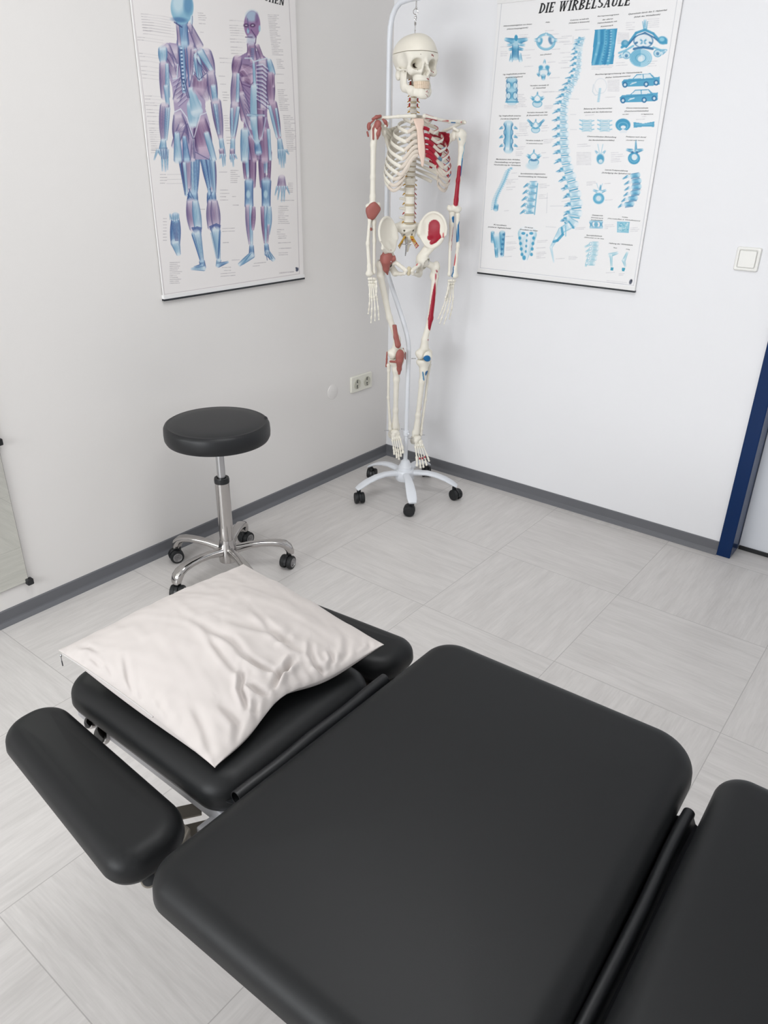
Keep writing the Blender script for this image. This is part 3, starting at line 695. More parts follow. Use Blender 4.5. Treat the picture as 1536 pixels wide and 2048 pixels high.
def paint_right(A):
    def c3(x, y): return 940+x/3.491, y/3.491
    def c4(x, y): return 940+x/3.491, 300+y/3.491
    T0, T1, T2, T3 = (198, 222, 232), (124, 188, 214), (66, 154, 192), (42, 108, 156)
    VP = ((220, 234, 240), (112, 184, 212), (48, 122, 168))
    DP = ((170, 210, 226), (60, 150, 190), (40, 100, 150))
    def ln(pts, w=1., col=T2, al=.85): A.line([c3(*p) for p in pts], w, col, al)
    def el(x, y, rx, ry, rot=0, col=T1, al=1, **k): A.ell(*c3(x, y), rx/3.491, ry/3.491, rot, col, al, **k)
    def mu(x0, y0, r0, x1, y1, r1, pal=VP, bulge=0, **k): A.muscle(*c3(x0, y0), r0/3.491, *c3(x1, y1), r1/3.491, pal, bulge/3.491, bend=k.pop('bend', 0)/3.491, **k)
    def tx(x, y, ws, dy=14, sl=-.06, al=.4, wd=.8, col=(128, 126, 140)): a = c3(x, y); A.textlines(a[0], a[1], [w/3.491 for w in ws], dy/3.491, sl, col, wd, al)
    Y4 = 1047.3
    A.line([c3(330, -6), c3(222, 10), c3(140, 860), c4(118, 100), c4(72, 822), c4(1142, 945), c4(1290, 0), c3(1340, 700), c3(1448, -10)], .8, (178, 180, 188), .8)
    # C1-C2 seen from behind
    for s in (-1, 1): mu(322+s*10, 290, 22, 322+s*72, 275, 12, DP, seed=1); mu(322+s*18, 310, 12, 322+s*60, 315, 8, VP); mu(322+s*15, 340, 12, 322+s*45, 345, 9, DP); mu(320+s*22, 380, 16, 320+s*34, 425, 12, VP)
    el(322, 265, 12, 22, 0, T2); mu(318, 320, 24, 316, 400, 24, DP, 0, freq=10)
    for k in range(5): ln([(298+k*10, 340), (298+k*9, 400)], 1.1, T3, .7)
    # atlas ring
    el(530, 292, 56, 50, 0, T1, 1, ring=.22); el(530, 292, 64, 58, 0, T2, .8, ring=.07); el(492, 290, 14, 26, .3, T2, .8, soft=.5); el(562, 285, 14, 28, -.3, T3, .7, soft=.5)
    for s in (-1, 1): mu(530+s*52, 280, 18, 530+s*76, 280, 10, VP)
    mu(532, 240, 12, 535, 228, 6, VP)
    # axis
    mu(515, 480, 34, 515, 495, 36, VP, seed=2); mu(520, 440, 10, 522, 415, 4, VP); el(495, 470, 15, 14, 0, T2, .8, soft=.6); el(540, 470, 15, 14, 0, T2, .8, soft=.6); el(515, 500, 24, 12, 0, (226, 234, 238), .9)
    mu(475, 515, 10, 485, 530, 8, DP); mu(555, 508, 10, 545, 525, 8, DP); mu(512, 530, 16, 512, 550, 12, DP)
    def vert(x, y, s=1., deep=False):     # vertebra from above
        el(x, y+36*s, 34*s, 26*s, 0, T0, 1, soft=.2); el(x, y+36*s, 34*s, 26*s, 0, T2, .8, ring=.14); el(x, y+22*s, 26*s, 9*s, 0, T3 if deep else T2, .8, soft=.6)
        for q in (-1, 1): mu(x+q*26*s, y, 13*s, x+q*46*s, y-12*s, 9*s, VP); el(x+q*30*s, y+4*s, 10*s, 10*s, 0, T2, .8, soft=.6)
        el(x, y+4*s, 17*s, 14*s, 0, (232, 238, 241), 1, soft=.2); ln([(x-26*s, y-8*s), (x, y-30*s), (x+26*s, y-8*s)], 2.2*s, T1); mu(x, y-32*s, 6*s, x+2*s, y-52*s, 3*s, DP)
    vert(470, 690, .95); vert(458, 875, .85); 
    for q in (-1, 1): mu(460+q*20, 872, 9, 460+q*56, 838, 7, DP)
    vert(445, Y4+48, 1.0, True); el(435, Y4+110, 42, 26, 0, T0, .9, soft=.5)
    # front and rear ligament pieces
    for k in range(2):
        y = 598+k*70; mu(292, y-28, 40, 292, y+28, 42, DP, -10, seed=k, freq=5); 
        for q in (-1, 1): el(292+q*22, y+2, 12, 22, 0, (206, 226, 234), .9, soft=.4); el(292+q*24, y, 16, 26, 0, T3, .7, ring=.18)
    ln([(250, 712), (336, 712)], 2.4, T2)
    for k in range(3):
        y = 890+k*62; mu(268, y-18, 34, 268, y+26, 34, DP, -8, seed=k, freq=6); mu(225, y, 10, 205, y+12, 3, DP); mu(312, y, 10, 332, y+10, 3, DP)
    mu(270, 870, 20, 262, 1040, 20, VP, 0, freq=7)
    # x-ray style panel
    A.poly([c3(*p) for p in ((872, 208), (1029, 198), (998, 448), (847, 455))], (62, 150, 190), 1)
    for k, (o, cl, w) in enumerate(((0, (150, 206, 226), 5), (22, (44, 128, 176), 4), (48, (128, 194, 218), 6), (78, (44, 124, 172), 5), (100, (110, 184, 212), 6))):
        ln([(900+o, 215), (898+o, 300), (880+o, 380), (862+o, 446)], w, cl, .55)
    for k in range(12): el(985-k*k*.18, 215+k*19, 8, 6, -.2, (170, 214, 230), .7, soft=.6); el(952-k*k*.25, 222+k*19, 5, 5, 0, (36, 112, 164), .6, soft=.6)
    # cross section C5
    mu(1222, 140, 8, 1222, 215, 10, VP); ln([(1205, 150), (1215, 220)], 1.2); ln([(1240, 150), (1232, 220)], 1.2)
    ln([(1060, 330), (1110, 300), (1160, 230), (1222, 208), (1280, 235), (1320, 280), (1370, 300)], 5, T2, .95); ln([(1090, 330), (1150, 260), (1222, 228), (1285, 262), (1330, 300)], 3, T3, .9)
    el(1082, 305, 26, 26, 0, T2, 1, soft=.3); el(1085, 300, 14, 14, 0, T1, .9, soft=.6); el(1345, 282, 34, 28, .2, T2, 1, soft=.3); el(1340, 275, 18, 14, 0, (150, 206, 224), .9, soft=.6)
    el(1210, 285, 62, 44, 0, (226, 234, 238), 1, soft=.15); el(1210, 285, 66, 48, 0, T3, .8, ring=.12)
    for q in (-1, 1): mu(1210+q*6, 290, 5, 1210+q*20, 276, 6, DP); mu(1210+q*6, 296, 5, 1210+q*18, 306, 5, DP); el(1210+q*50, 300, 14, 8, q*.5, T3, .8)
    ln([(1145, 342), (1210, 330), (1275, 340)], 5, T3, .9); ln([(1040, 370), (1090, 350), (1140, 320)], 4, T1, .9); ln([(1280, 330), (1330, 350), (1370, 350)], 4, T1, .9)
    for q, cx in ((-1, 1092), (1, 1310)): el(cx, 385 if q < 0 else 372, 26, 24, 0, T0, 1); el(cx, 385 if q < 0 else 372, 26, 24, 0, T2, .9, ring=.2); el(cx, 390 if q < 0 else 375, 11, 12, 0, T3, .7, soft=.5)
    mu(1060, 390, 14, 1040, 400, 8, VP); mu(1340, 370, 14, 1365, 355, 8, VP)
    el(1192, 405, 78, 62, 0, T0, 1, soft=.12)
    for r in (.95, .78, .62, .46): el(1192, 405, 78*r, 62*r, 0, T1 if r > .5 else T2, .8, ring=.1/r)
    A.poly([c3(*p) for p in ((1192, 345), (1192, 462), (1150, 455), (1118, 420), (1118, 380), (1150, 350))], T2, .45); el(1190, 412, 18, 20, 0, (226, 234, 238), .9, soft=.4)
    # whiplash: head profile and two estate cars
    el(912, 600, 42, 52, 0, (214, 220, 226), .9, ring=.08); ln([(862, 590), (856, 640), (875, 665), (900, 660)], 1.2, (196, 210, 220), .9)
    for k in range(9): el(908-k*1.5, 620+k*11, 9, 5, 0, T1, .55, soft=.6)
    for dx, dy in ((0, 0), (-14, 110)):
        P = [(1060, 570), (1075, 556), (1135, 548), (1165, 518), (1260, 512), (1290, 540), (1325, 535), (1325, 590), (1300, 596), (1210, 602), (1090, 606), (1062, 596)]
        A.poly([c3(x+dx, y+dy) for x, y in P], (84, 164, 198), 1)
        A.poly([c3(x+dx, y+dy) for x, y in ((1142, 548), (1168, 524), (1205, 521), (1208, 548))], (222, 232, 236), 1)
        A.poly([c3(x+dx, y+dy) for x, y in ((1214, 548), (1212, 521), (1256, 518), (1276, 542))], (222, 232, 236), 1)
        for x, y in ((1082, 592), (1230, 588), (1300, 577)): el(x+dx, y+dy, 18, 20, 0, (38, 112, 160), 1, soft=.2); el(x+dx, y+dy, 9, 10, 0, (206, 222, 230), 1, soft=.3)
        ln([(1065+dx, 572+dy), (1140+dx, 562+dy), (1290+dx, 552+dy)], 1, (36, 120, 166), .8); ln([(1120+dx, 590+dy), (1160+dx, 575+dy), (1130+dx, 580+dy)], 1.6, (226, 234, 238), .9)
    # discs
    for cx in (815, 940):
        for k in range(3): mu(cx-30, 845+k*32, 10, cx+32, 845+k*32, 10, ((222, 232, 236), (158, 202, 216), (110, 170, 196)), -3, freq=4); ln([(cx-48, 838+k*30), (cx-30, 846+k*30)], 2.4, T1, .8); ln([(cx+34, 846+k*30), (cx+50, 842+k*30)], 2, T1, .8)
        for y in (862, 894): ln([(cx-32, y), (cx+32, y)], 2, T1, .7)
    el(1068, 872, 52, 44, 0, T2, 1, soft=.12); el(1068, 880, 34, 26, 0, T1, .9, ring=.2); el(1070, 888, 18, 12, 0, (226, 234, 238), 1); A.poly([c3(*p) for p in ((1040, 918), (1068, 900), (1100, 915), (1090, 930), (1050, 930))], (228, 232, 236), 1)
    A.poly([c3(*p) for p in ((1142, 852), (1210, 862), (1288, 848), (1286, 886), (1215, 884), (1142, 892))], (84, 164, 198), 1); ln([(1160, 870), (1270, 866)], 3, T1, .7)
    # nucleotomy, prolapse
    el(910, Y4+62, 26, 34, 0, T2, .9, soft=.4); el(912, Y4+78, 14, 13, 0, (222, 232, 236), .9)
    for q in (-1, 1): ln([(910+q*4, Y4+30), (910+q*18, Y4-40)], 1, T1, .7); mu(910+q*20, Y4+22, 8, 910+q*36, Y4+4, 4, VP)
    mu(1158, Y4+14, 10, 1158, Y4-70, 3, DP); el(1145, Y4+58, 42, 42, 0, T2, 1, soft=.14); el(1145, Y4+58, 28, 26, 0, T1, .9, ring=.2); el(1148, Y4+50, 20, 22, 0, (222, 232, 236), 1, soft=.3)
    for q in (-1, 1): mu(1150+q*20, Y4+6, 14, 1150+q*54, Y4-2, 8, DP); el(1150+q*16, Y4+16, 10, 8, 0, T3, .8)
    el(898, Y4+338, 40, 40, 0, T1, 1, soft=.15); el(898, Y4+338, 32, 30, 0, T2, .8, ring=.18); el(898, Y4+338, 18, 18, 0, (224, 232, 236), .9)
    for q in (-1, 1): mu(905+q*14, Y4+292, 10, 905+q*44, Y4+280, 6, VP); ln([(905+q*8, Y4+270), (905+q*20, Y4+235)], 1, T1, .6)
    mu(908, Y4+280, 8, 912, Y4+245, 4, DP)
    for k in range(6):
        x = 1150-((k-1.5)**2)*4.2+12; y = Y4+180+k*40; mu(x-22, y, 15, x+22, y-6, 17, DP, freq=4, seed=k); mu(x-50, y+2, 9, x-86+k*2, y+22, 4, DP); el(x-44, y+8, 10, 12, .5, (224, 232, 238), .8, soft=.5); ln([(x-26, y+20), (x+26, y+14)], 1.6, T3, .7)
    # the long spine
    pts = [(792, 262), (770, 330), (762, 400), (758, 470), (740, 540), (706, 600), (680, 660), (660, 720), (652, 790), (652, 860), (655, 930), (655, 990), (660, Y4+10), (668, Y4+80), (690, Y4+160), (712, Y4+235), (730, Y4+305), (740, Y4+385), (730, Y4+465), (690, Y4+525)]
    seg = []; acc = [0]
    for a, b in zip(pts[:-1], pts[1:]): acc.append(acc[-1]+math.hypot(b[0]-a[0], b[1]-a[1]))
    n = 26
    def at(q):
        q *= acc[-1]
        for i in range(len(pts)-1):
            if q <= acc[i+1]+1e-6:
                t = (q-acc[i])/(acc[i+1]-acc[i]); a, b = pts[i], pts[i+1]
                return a[0]+(b[0]-a[0])*t, a[1]+(b[1]-a[1])*t, math.atan2(b[1]-a[1], b[0]-a[0])
    for k in range(n):
        q = ((k+.5)/n)**1.28; x, y, th = at(min(q, .999)); q2 = ((k+1.0)/n)**1.28
        s = 8+25*q; hgt = acc[-1]*(q2-(k/n)**1.28)*.5
        nx, ny = math.sin(th), -math.cos(th)
        mu(x-nx*s, y-ny*s, hgt*.72, x+nx*s, y+ny*s, hgt*.72, ((226, 237, 242), (158, 202, 220), (84, 156, 190)), -hgt*.12, freq=3, seed=k)
        dx, dy = math.cos(th)*hgt, math.sin(th)*hgt
        A.line([c3(x-nx*s+dx, y-ny*s+dy), c3(x+nx*s+dx, y+ny*s+dy)], (1.2+3.2*q)*.8, T2 if k % 2 else (88, 170, 202), .85)
        L = 1.0 if k < 7 else 1.35-.4*q
        bx, by = x-nx*s, y-ny*s
        mu(bx-4, by, hgt*.42, bx-34*L-s*.3, by+16+10*math.sin(k), hgt*.26, VP, seed=k, freq=4); el(bx-16, by-2, 9+s*.15, 8, .5, T2, .7, soft=.6)
        mu(bx-24, by+8, 5, bx-52*L, by+26-8*(k % 2), 2.5, DP, freq=3); el(bx-30, by+14, 6, 5, 0, T3, .5, soft=.7)
    # occiput and atlas at the top, sacrum and coccyx at the foot
    mu(735, 285, 9, 800, 265, 7, VP); mu(730, 320, 14, 770, 330, 12, VP); el(760, 340, 28, 18, .3, (222, 232, 236), .7)
    for a, r0, b, r1 in (((690, Y4+530), 26, (640, Y4+560), 22), ((640, Y4+560), 24, (600, Y4+620), 14), ((600, Y4+620), 14, (566, Y4+680), 8), ((566, Y4+680), 8, (585, Y4+785), 3)): mu(a[0], a[1], r0, b[0], b[1], r1, ((232, 240, 244), (176, 212, 226), (110, 176, 204)), freq=4)
    ln([(640, Y4+545), (648, Y4+590), (610, Y4+632), (585, Y4+640)], 5, T2, .8); ln([(690, Y4+500), (725, Y4+545)], 3, T2, .8); ln([(668, Y4+530), (668, Y4+600)], 2, T1, .8)
    # motion drawings at the left
    for k in range(24):
        t = k/23; x = 285-110*t**.6+10*math.sin(t*6); y = Y4+130+t*280; mu(x-8, y, 6, x+10, y-3, 7, VP, freq=2); ln([(x-12, y), (x-24, y+6)], 1, T1, .8)
    mu(185, Y4+385, 14, 180, Y4+415, 16, DP)
    for k in range(5):
        x = 440-k*6; y = Y4+235+k*46; mu(x-16, y, 17, x+20, y, 18, VP, seed=k, freq=4); ln([(x-20, y+24), (x+26, y+22)], 2, T2, .8); mu(x-36, y+4, 9, x-66, y+26, 4, DP); el(x-30, y+12, 10, 12, 0, T1, .8, ring=.4)
    ln([(472, Y4+235), (450, Y4+450)], 2, T2, .7)
    # sacrum studies
    mu(158, Y4+575, 12, 160, Y4+640, 14, DP); mu(225, Y4+580, 20, 222, Y4+735, 14, DP, seed=2, freq=9); mu(185, Y4+600, 26, 200, Y4+730, 22, VP, seed=1); mu(182, Y4+690, 12, 186, Y4+745, 10, DP)
    for k in range(5): el(235-k*4, Y4+590+k*34, 9, 9, 0, T3, .7, soft=.5)
    mu(400, Y4+590, 66, 385, Y4+760, 18, ((236, 240, 244), (214, 226, 232), (130, 190, 210)), 2, freq=5, seed=2)
    for k in range(4):
        for q in (-1, 1): el(396+q*(48-k*5), Y4+615+k*38, 10, 12, 0, T2, .9, soft=.5)
        el(398-k*3, Y4+595+k*38, 7, 10, 0, T2, .8, soft=.5)
    for q in (-1, 1): el(400+q*28, Y4+582, 14, 10, 0, T2, .9, soft=.5)
    el(378, Y4+752, 12, 16, 0, T2, .9, soft=.5)
    # osteoporosis, vertebra section, lower drawings
    mu(838, Y4+498, 6, 925, Y4+498, 6, VP); mu(838, Y4+540, 6, 925, Y4+542, 6, VP); mu(845, Y4+505, 12, 848, Y4+535, 12, DP, -4); mu(915, Y4+505, 12, 915, Y4+535, 12, DP, -4); el(880, Y4+520, 14, 16, 0, T2, .7, soft=.5)
    A.poly([c3(*p) for p in ((1030, Y4+502), (1112, Y4+505), (1105, Y4+576), (1030, Y4+572))], (150, 202, 216), 1)
    for k in range(14): el(1036+rng.uniform(0, 66), Y4+508+rng.uniform(0, 60), 7, 6, 0, (206, 226, 232), .7, soft=.6); el(1036+rng.uniform(0, 66), Y4+508+rng.uniform(0, 60), 5, 4, 0, T2, .6, soft=.6)
    ln([(1030, Y4+502), (1112, Y4+505), (1105, Y4+576), (1030, Y4+572), (1030, Y4+502)], 1.6, T1, .9)
    LP = ((222, 234, 238), (150, 200, 214), (104, 172, 196))
    for k in range(5):
        x = 872-k*k*1.6; y = Y4+655+k*34; mu(x-16, y, 15, x+18, y, 15, LP, seed=k, freq=5); mu(x-34, y+6, 8, x-70+k*8, y+22, 5, LP); el(x-30, y, 9, 10, 0, T1, .7, ring=.4)
    mu(975, Y4+735, 14, 1030, Y4+718, 8, LP); mu(985, Y4+735, 10, 988, Y4+815, 6, LP); mu(1098, Y4+715, 6, 1075, Y4+770, 12, LP); mu(1072, Y4+770, 12, 1085, Y4+815, 5, LP)
    A.poly([c3(*p) for p in ((982, Y4+818), (1002, Y4+820), (998, Y4+842), (980, Y4+840))], (66, 160, 186), 1); A.poly([c3(*p) for p in ((1062, Y4+822), (1084, Y4+824), (1078, Y4+848), (1060, Y4+846))], (66, 160, 186), 1)
    el(1122, Y4+920, 10, 18, .3, (84, 88, 104), 1, soft=.5); el(1128, Y4+912, 6, 8, 0, (40, 46, 60), 1)
    # fine print
    tx(345, 245, [60, 50]); tx(365, 265, [50]); tx(215, 328, [70]); tx(215, 362, [40, 46, 40]); tx(380, 350, [70]); tx(360, 388, [60]); tx(395, 405, [30])
    tx(525, 215, [60]); tx(560, 240, [60]); tx(570, 345, [60]); tx(600, 270, [80, 100], 28); tx(380, 465, [60]); tx(545, 435, [50]); tx(555, 545, [70]); tx(735, 210, [90])
    tx(640, 255, [70]); tx(625, 290, [70]); tx(655, 310, [60]); tx(630, 370, [70]); tx(650, 400, [60]); tx(640, 425, [60]); tx(620, 440, [60]); tx(635, 475, [70])
    tx(1030, 230, [80]*9, 9, .02); tx(1090, 160, [60, 40, 60, 50], 16); tx(1240, 135, [80]*5, 14); tx(1110, 208, [40]); tx(1020, 440, [60, 80], 18); tx(1240, 430, [70, 50, 60], 16); tx(850, 460, [150, 140, 60], 11, 0)
    tx(962, 560, [80]*10, 8.5, 0, .35); tx(945, 680, [70]*1, 10); tx(240, 735, [90]*3, 9, 0); tx(335, 660, [40, 30, 50, 60, 50, 40, 50, 60], 12, 0); tx(510, 645, [80]); tx(520, 740, [60, 60, 50], 10)
    tx(345, 860, [60, 50, 70, 60, 50, 50], 11, 0); tx(320, 935, [80, 90], 14); tx(325, 1028, [60, 50]); tx(500, 880, [40, 50], 14); tx(500, 915, [40]); tx(515, 975, [70, 60, 50], 12)
    tx(805, 805, [60]); tx(1160, 835, [60]); tx(1200, 815, [30]); tx(750, 1010, [70, 90]); tx(745, Y4+18, [100]*9, 10.5, 0); tx(985, Y4+20, [50, 80, 90, 60], 14); tx(985, Y4+72, [60, 70], 12); tx(815, Y4+225, [60, 70, 40], 10); tx(940, Y4+235, [40]); tx(945, Y4+350, [50]); tx(1180, Y4+280, [20])
    tx(290, Y4+162, [40]); tx(255, Y4+208, [80, 40, 60, 30], 10); tx(255, Y4+262, [60, 40], 16); tx(240, Y4+425, [30]); tx(485, Y4+240, [50, 70, 50], 12); tx(480, Y4+315, [50, 40, 60], 12)
    tx(250, Y4+605, [50]); tx(255, Y4+645, [60, 70], 10); tx(250, Y4+680, [60, 70, 50], 10); tx(240, Y4+745, [50]); tx(470, Y4+635, [70, 60], 10); tx(465, Y4+685, [60]); tx(465, Y4+715, [60, 70, 50, 30, 60], 10); tx(600, Y4+760, [60]); tx(690, Y4+745, [50, 60, 50], 10)
    tx(735, Y4+545, [70, 60], 10); tx(940, Y4+525, [60, 70, 20], 12); tx(1120, Y4+545, [50, 60, 50], 12); tx(320, Y4+15, [40, 50, 40], 12); tx(500, Y4+20, [30]); tx(510, Y4+55, [40]); tx(950, Y4+858, [60]); tx(1040, Y4+865, [40, 30], 10); tx(955, Y4+912, [140, 120], 12, .1, .3)
    for a, b in (((720, 255), (720, 300)), ((735, 210), (835, 205)), ((500, 640), (690, 640)), ((700, 690), (760, 692)), ((700, 800), (740, 800)), ((700, 905), (745, 905)), ((560, Y4+392), (650, Y4+390)), ((540, Y4+300), (535, Y4+440)), ((530, Y4+535), (600, Y4+540)), ((640, Y4+360), (700, Y4+350))): ln([a, b], .5, (150, 156, 166), .5)

# lettering: text outlines flattened to meshes and set on the sheet
def text_mesh(body, shear=0.0, offset=0.0):
    cu = bpy.data.curves.new('t', 'FONT'); cu.body = body; cu.size = 1.0; cu.shear = shear; cu.offset = offset; cu.resolution_u = 3
    cu.align_x = 'CENTER'; cu.fill_mode = 'FRONT'
    o = bpy.data.objects.new('t', cu); COL.objects.link(o)
    dg = bpy.context.evaluated_depsgraph_get(); me = bpy.data.meshes.new_from_object(o.evaluated_get(dg))
    V = [tuple(v.co) for v in me.vertices]; F = [tuple(p.vertices) for p in me.polygons]
    bpy.data.objects.remove(o); bpy.data.curves.remove(cu); bpy.data.meshes.remove(me)
    return V, F
# slab-serif capitals of the titles: strokes on a 0..1 high grid, (x0,y0,x1,y1,width)
SL = {
 'D': (.62, [(.14,0,.14,1,.2)], [('arc', .14, .5, .40, .5, -90, 90)], [(0,0,.3),(0,1,.3)]),
 'I': (.32, [(.16,0,.16,1,.2)], [], [(0,0,.32),(0,1,.32)]),
 'E': (.56, [(.14,0,.14,1,.2),(.14,.05,.52,.05,.1),(.14,.95,.52,.95,.1),(.14,.5,.40,.5,.1),(.5,0,.5,.24,.08),(.5,.76,.5,1,.08),(.4,.4,.4,.6,.07)], [], [(0,0,.3),(0,1,.3)]),
 'W': (.96, [(.14,1,.28,0,.17),(.28,0,.48,1,.1),(.48,1,.64,0,.17),(.64,0,.82,1,.1)], [], [(0,1,.3),(.36,1,.26),(.7,1,.26)]),
 'R': (.66, [(.14,0,.14,1,.2),(.3,.5,.56,.05,.17)], [('arc', .14, .74, .34, .26, -90, 90)], [(0,0,.3),(0,1,.3),(.46,0,.22)]),
 'B': (.62, [(.14,0,.14,1,.2)], [('arc', .14, .75, .32, .25, -90, 90), ('arc', .14, .26, .36, .26, -90, 90)], [(0,0,.3),(0,1,.3)]),
 'L': (.54, [(.14,0,.14,1,.2),(.14,.05,.5,.05,.1),(.48,0,.48,.28,.08)], [], [(0,0,.3),(0,1,.3)]),
 'S': (.54, [], [('arc', .27, .73, .2, .24, 30, 270), ('arc', .27, .27, .2, .24, -150, 90)], []),
 'A': (.68, [(.12,0,.34,1,.1),(.34,1,.56,0,.19),(.2,.32,.48,.32,.09)], [], [(0,0,.24),(.44,0,.26)]),
 'U': (.64, [(.14,.3,.14,1,.2),(.52,.3,.52,1,.12)], [('arc', .33, .3, .19, .27, 180, 360)], [(0,1,.3),(.4,1,.26)]),
 'M': (.86, [(.14,0,.14,1,.13),(.14,1,.42,.15,.17),(.42,.15,.7,1,.1),(.7,0,.7,1,.18)], [], [(0,0,.28),(0,1,.24),(.56,0,.3),(.62,1,.24)]),
 'N': (.7, [(.14,0,.14,1,.12),(.14,1,.56,0,.18),(.56,0,.56,1,.12)], [], [(0,0,.28),(0,1,.22),(.42,1,.28)]),
 'C': (.58, [(.5,.72,.5,1,.08)], [('arc', .32, .5, .22, .46, 50, 310)], []),
 'H': (.7, [(.14,0,.14,1,.19),(.56,0,.56,1,.19),(.14,.5,.56,.5,.1)], [], [(0,0,.28),(0,1,.28),(.42,0,.28),(.42,1,.28)]),
 'K': (.68, [(.14,0,.14,1,.19),(.18,.4,.54,.96,.1),(.28,.55,.56,.04,.17)], [], [(0,0,.28),(0,1,.28),(.42,0,.26),(.42,1,.24)]),
 'T': (.6, [(.3,0,.3,1,.2),(.04,.95,.56,.95,.1),(.06,.76,.06,1,.08),(.54,.76,.54,1,.08)], [], [(.16,0,.28)]),
 'O': (.62, [], [('arc', .31, .5, .23, .46, 0, 360)], []),
}
SL['\u00c4'] = SL['A']
def slab_text(body, shear=0.18):
    V = []; F = []
    def quad(a, b, w, ext=0):
        d = Vector((b[0]-a[0], b[1]-a[1])); L = d.length
        if abs(d.x) > abs(d.y)*.6 and abs(d.y) < .02: n = Vector((0, w/2))
        else: n = Vector((w/2, 0))
        i = len(V); V.extend([(a[0]-n.x, a[1]-n.y), (b[0]-n.x, b[1]-n.y), (b[0]+n.x, b[1]+n.y), (a[0]+n.x, a[1]+n.y)]); F.append((i, i+1, i+2, i+3))
    x = 0
    for ch in body:
        if ch == ' ': x += .42; continue
        wd, st, arcs, ser = SL[ch]
        for x0, y0, x1, y1, w in st: quad((x+x0, y0), (x+x1, y1), w)
        for _, cx, cy, rx, ry, a0, a1 in arcs:
            n = 18; i0 = len(V)
            for k in range(n+1):
                a = math.radians(a0+(a1-a0)*k/n); ca, sa = math.cos(a), math.sin(a)
                th = .09+.09*abs(ca)                 # thick sides, thin top and bottom
                V.append((x+cx+(rx+th*.55)*ca, cy+(ry)*sa*1.0)); V.append((x+cx+(rx-th*.55)*ca, cy+(ry-.1)*sa))
            for k in range(n): i = i0+2*k; F.append((i, i+2, i+3, i+1))
        for sx, sy, w in ser: quad((x+sx, .04 if sy == 0 else .96), (x+sx+w, .04 if sy == 0 else .96), .08)
        if ch == '\u00c4':
            for cx in (.22, .46): quad((x+cx-.06, 1.16), (x+cx+.06, 1.16), .13)
        x += wd+.09
    V = [(a+b*shear, b, 0) for a, b in V]
    return V, F, x-.09

def put_text(mb, V, F, x0, x1, ya, yb, hpx, axis, val, off, width=None, align='c', yscale=1.0):
    """lay text between two photo points (x0,ya)-(x1,yb) on the wall plane axis=val; hpx its height in px"""
    a = on_plane(x0, ya, axis, val); b = on_plane(x1, yb, axis, val)
    a2 = on_plane(x0, ya-hpx, axis, val); hgt = a2[2]-a[2]
    xs = [v[0] for v in V]; lo, hi = min(xs), max(xs)
    h = hgt*yscale
    out = []
    for v in V:
        t = (v[0]-lo)/(hi-lo); p = a+(b-a)*t
        q = [p[0], p[1], p[2]+v[1]*h]; q[axis] = val+off
        out.append(tuple(q))
    mb.add(out, F)

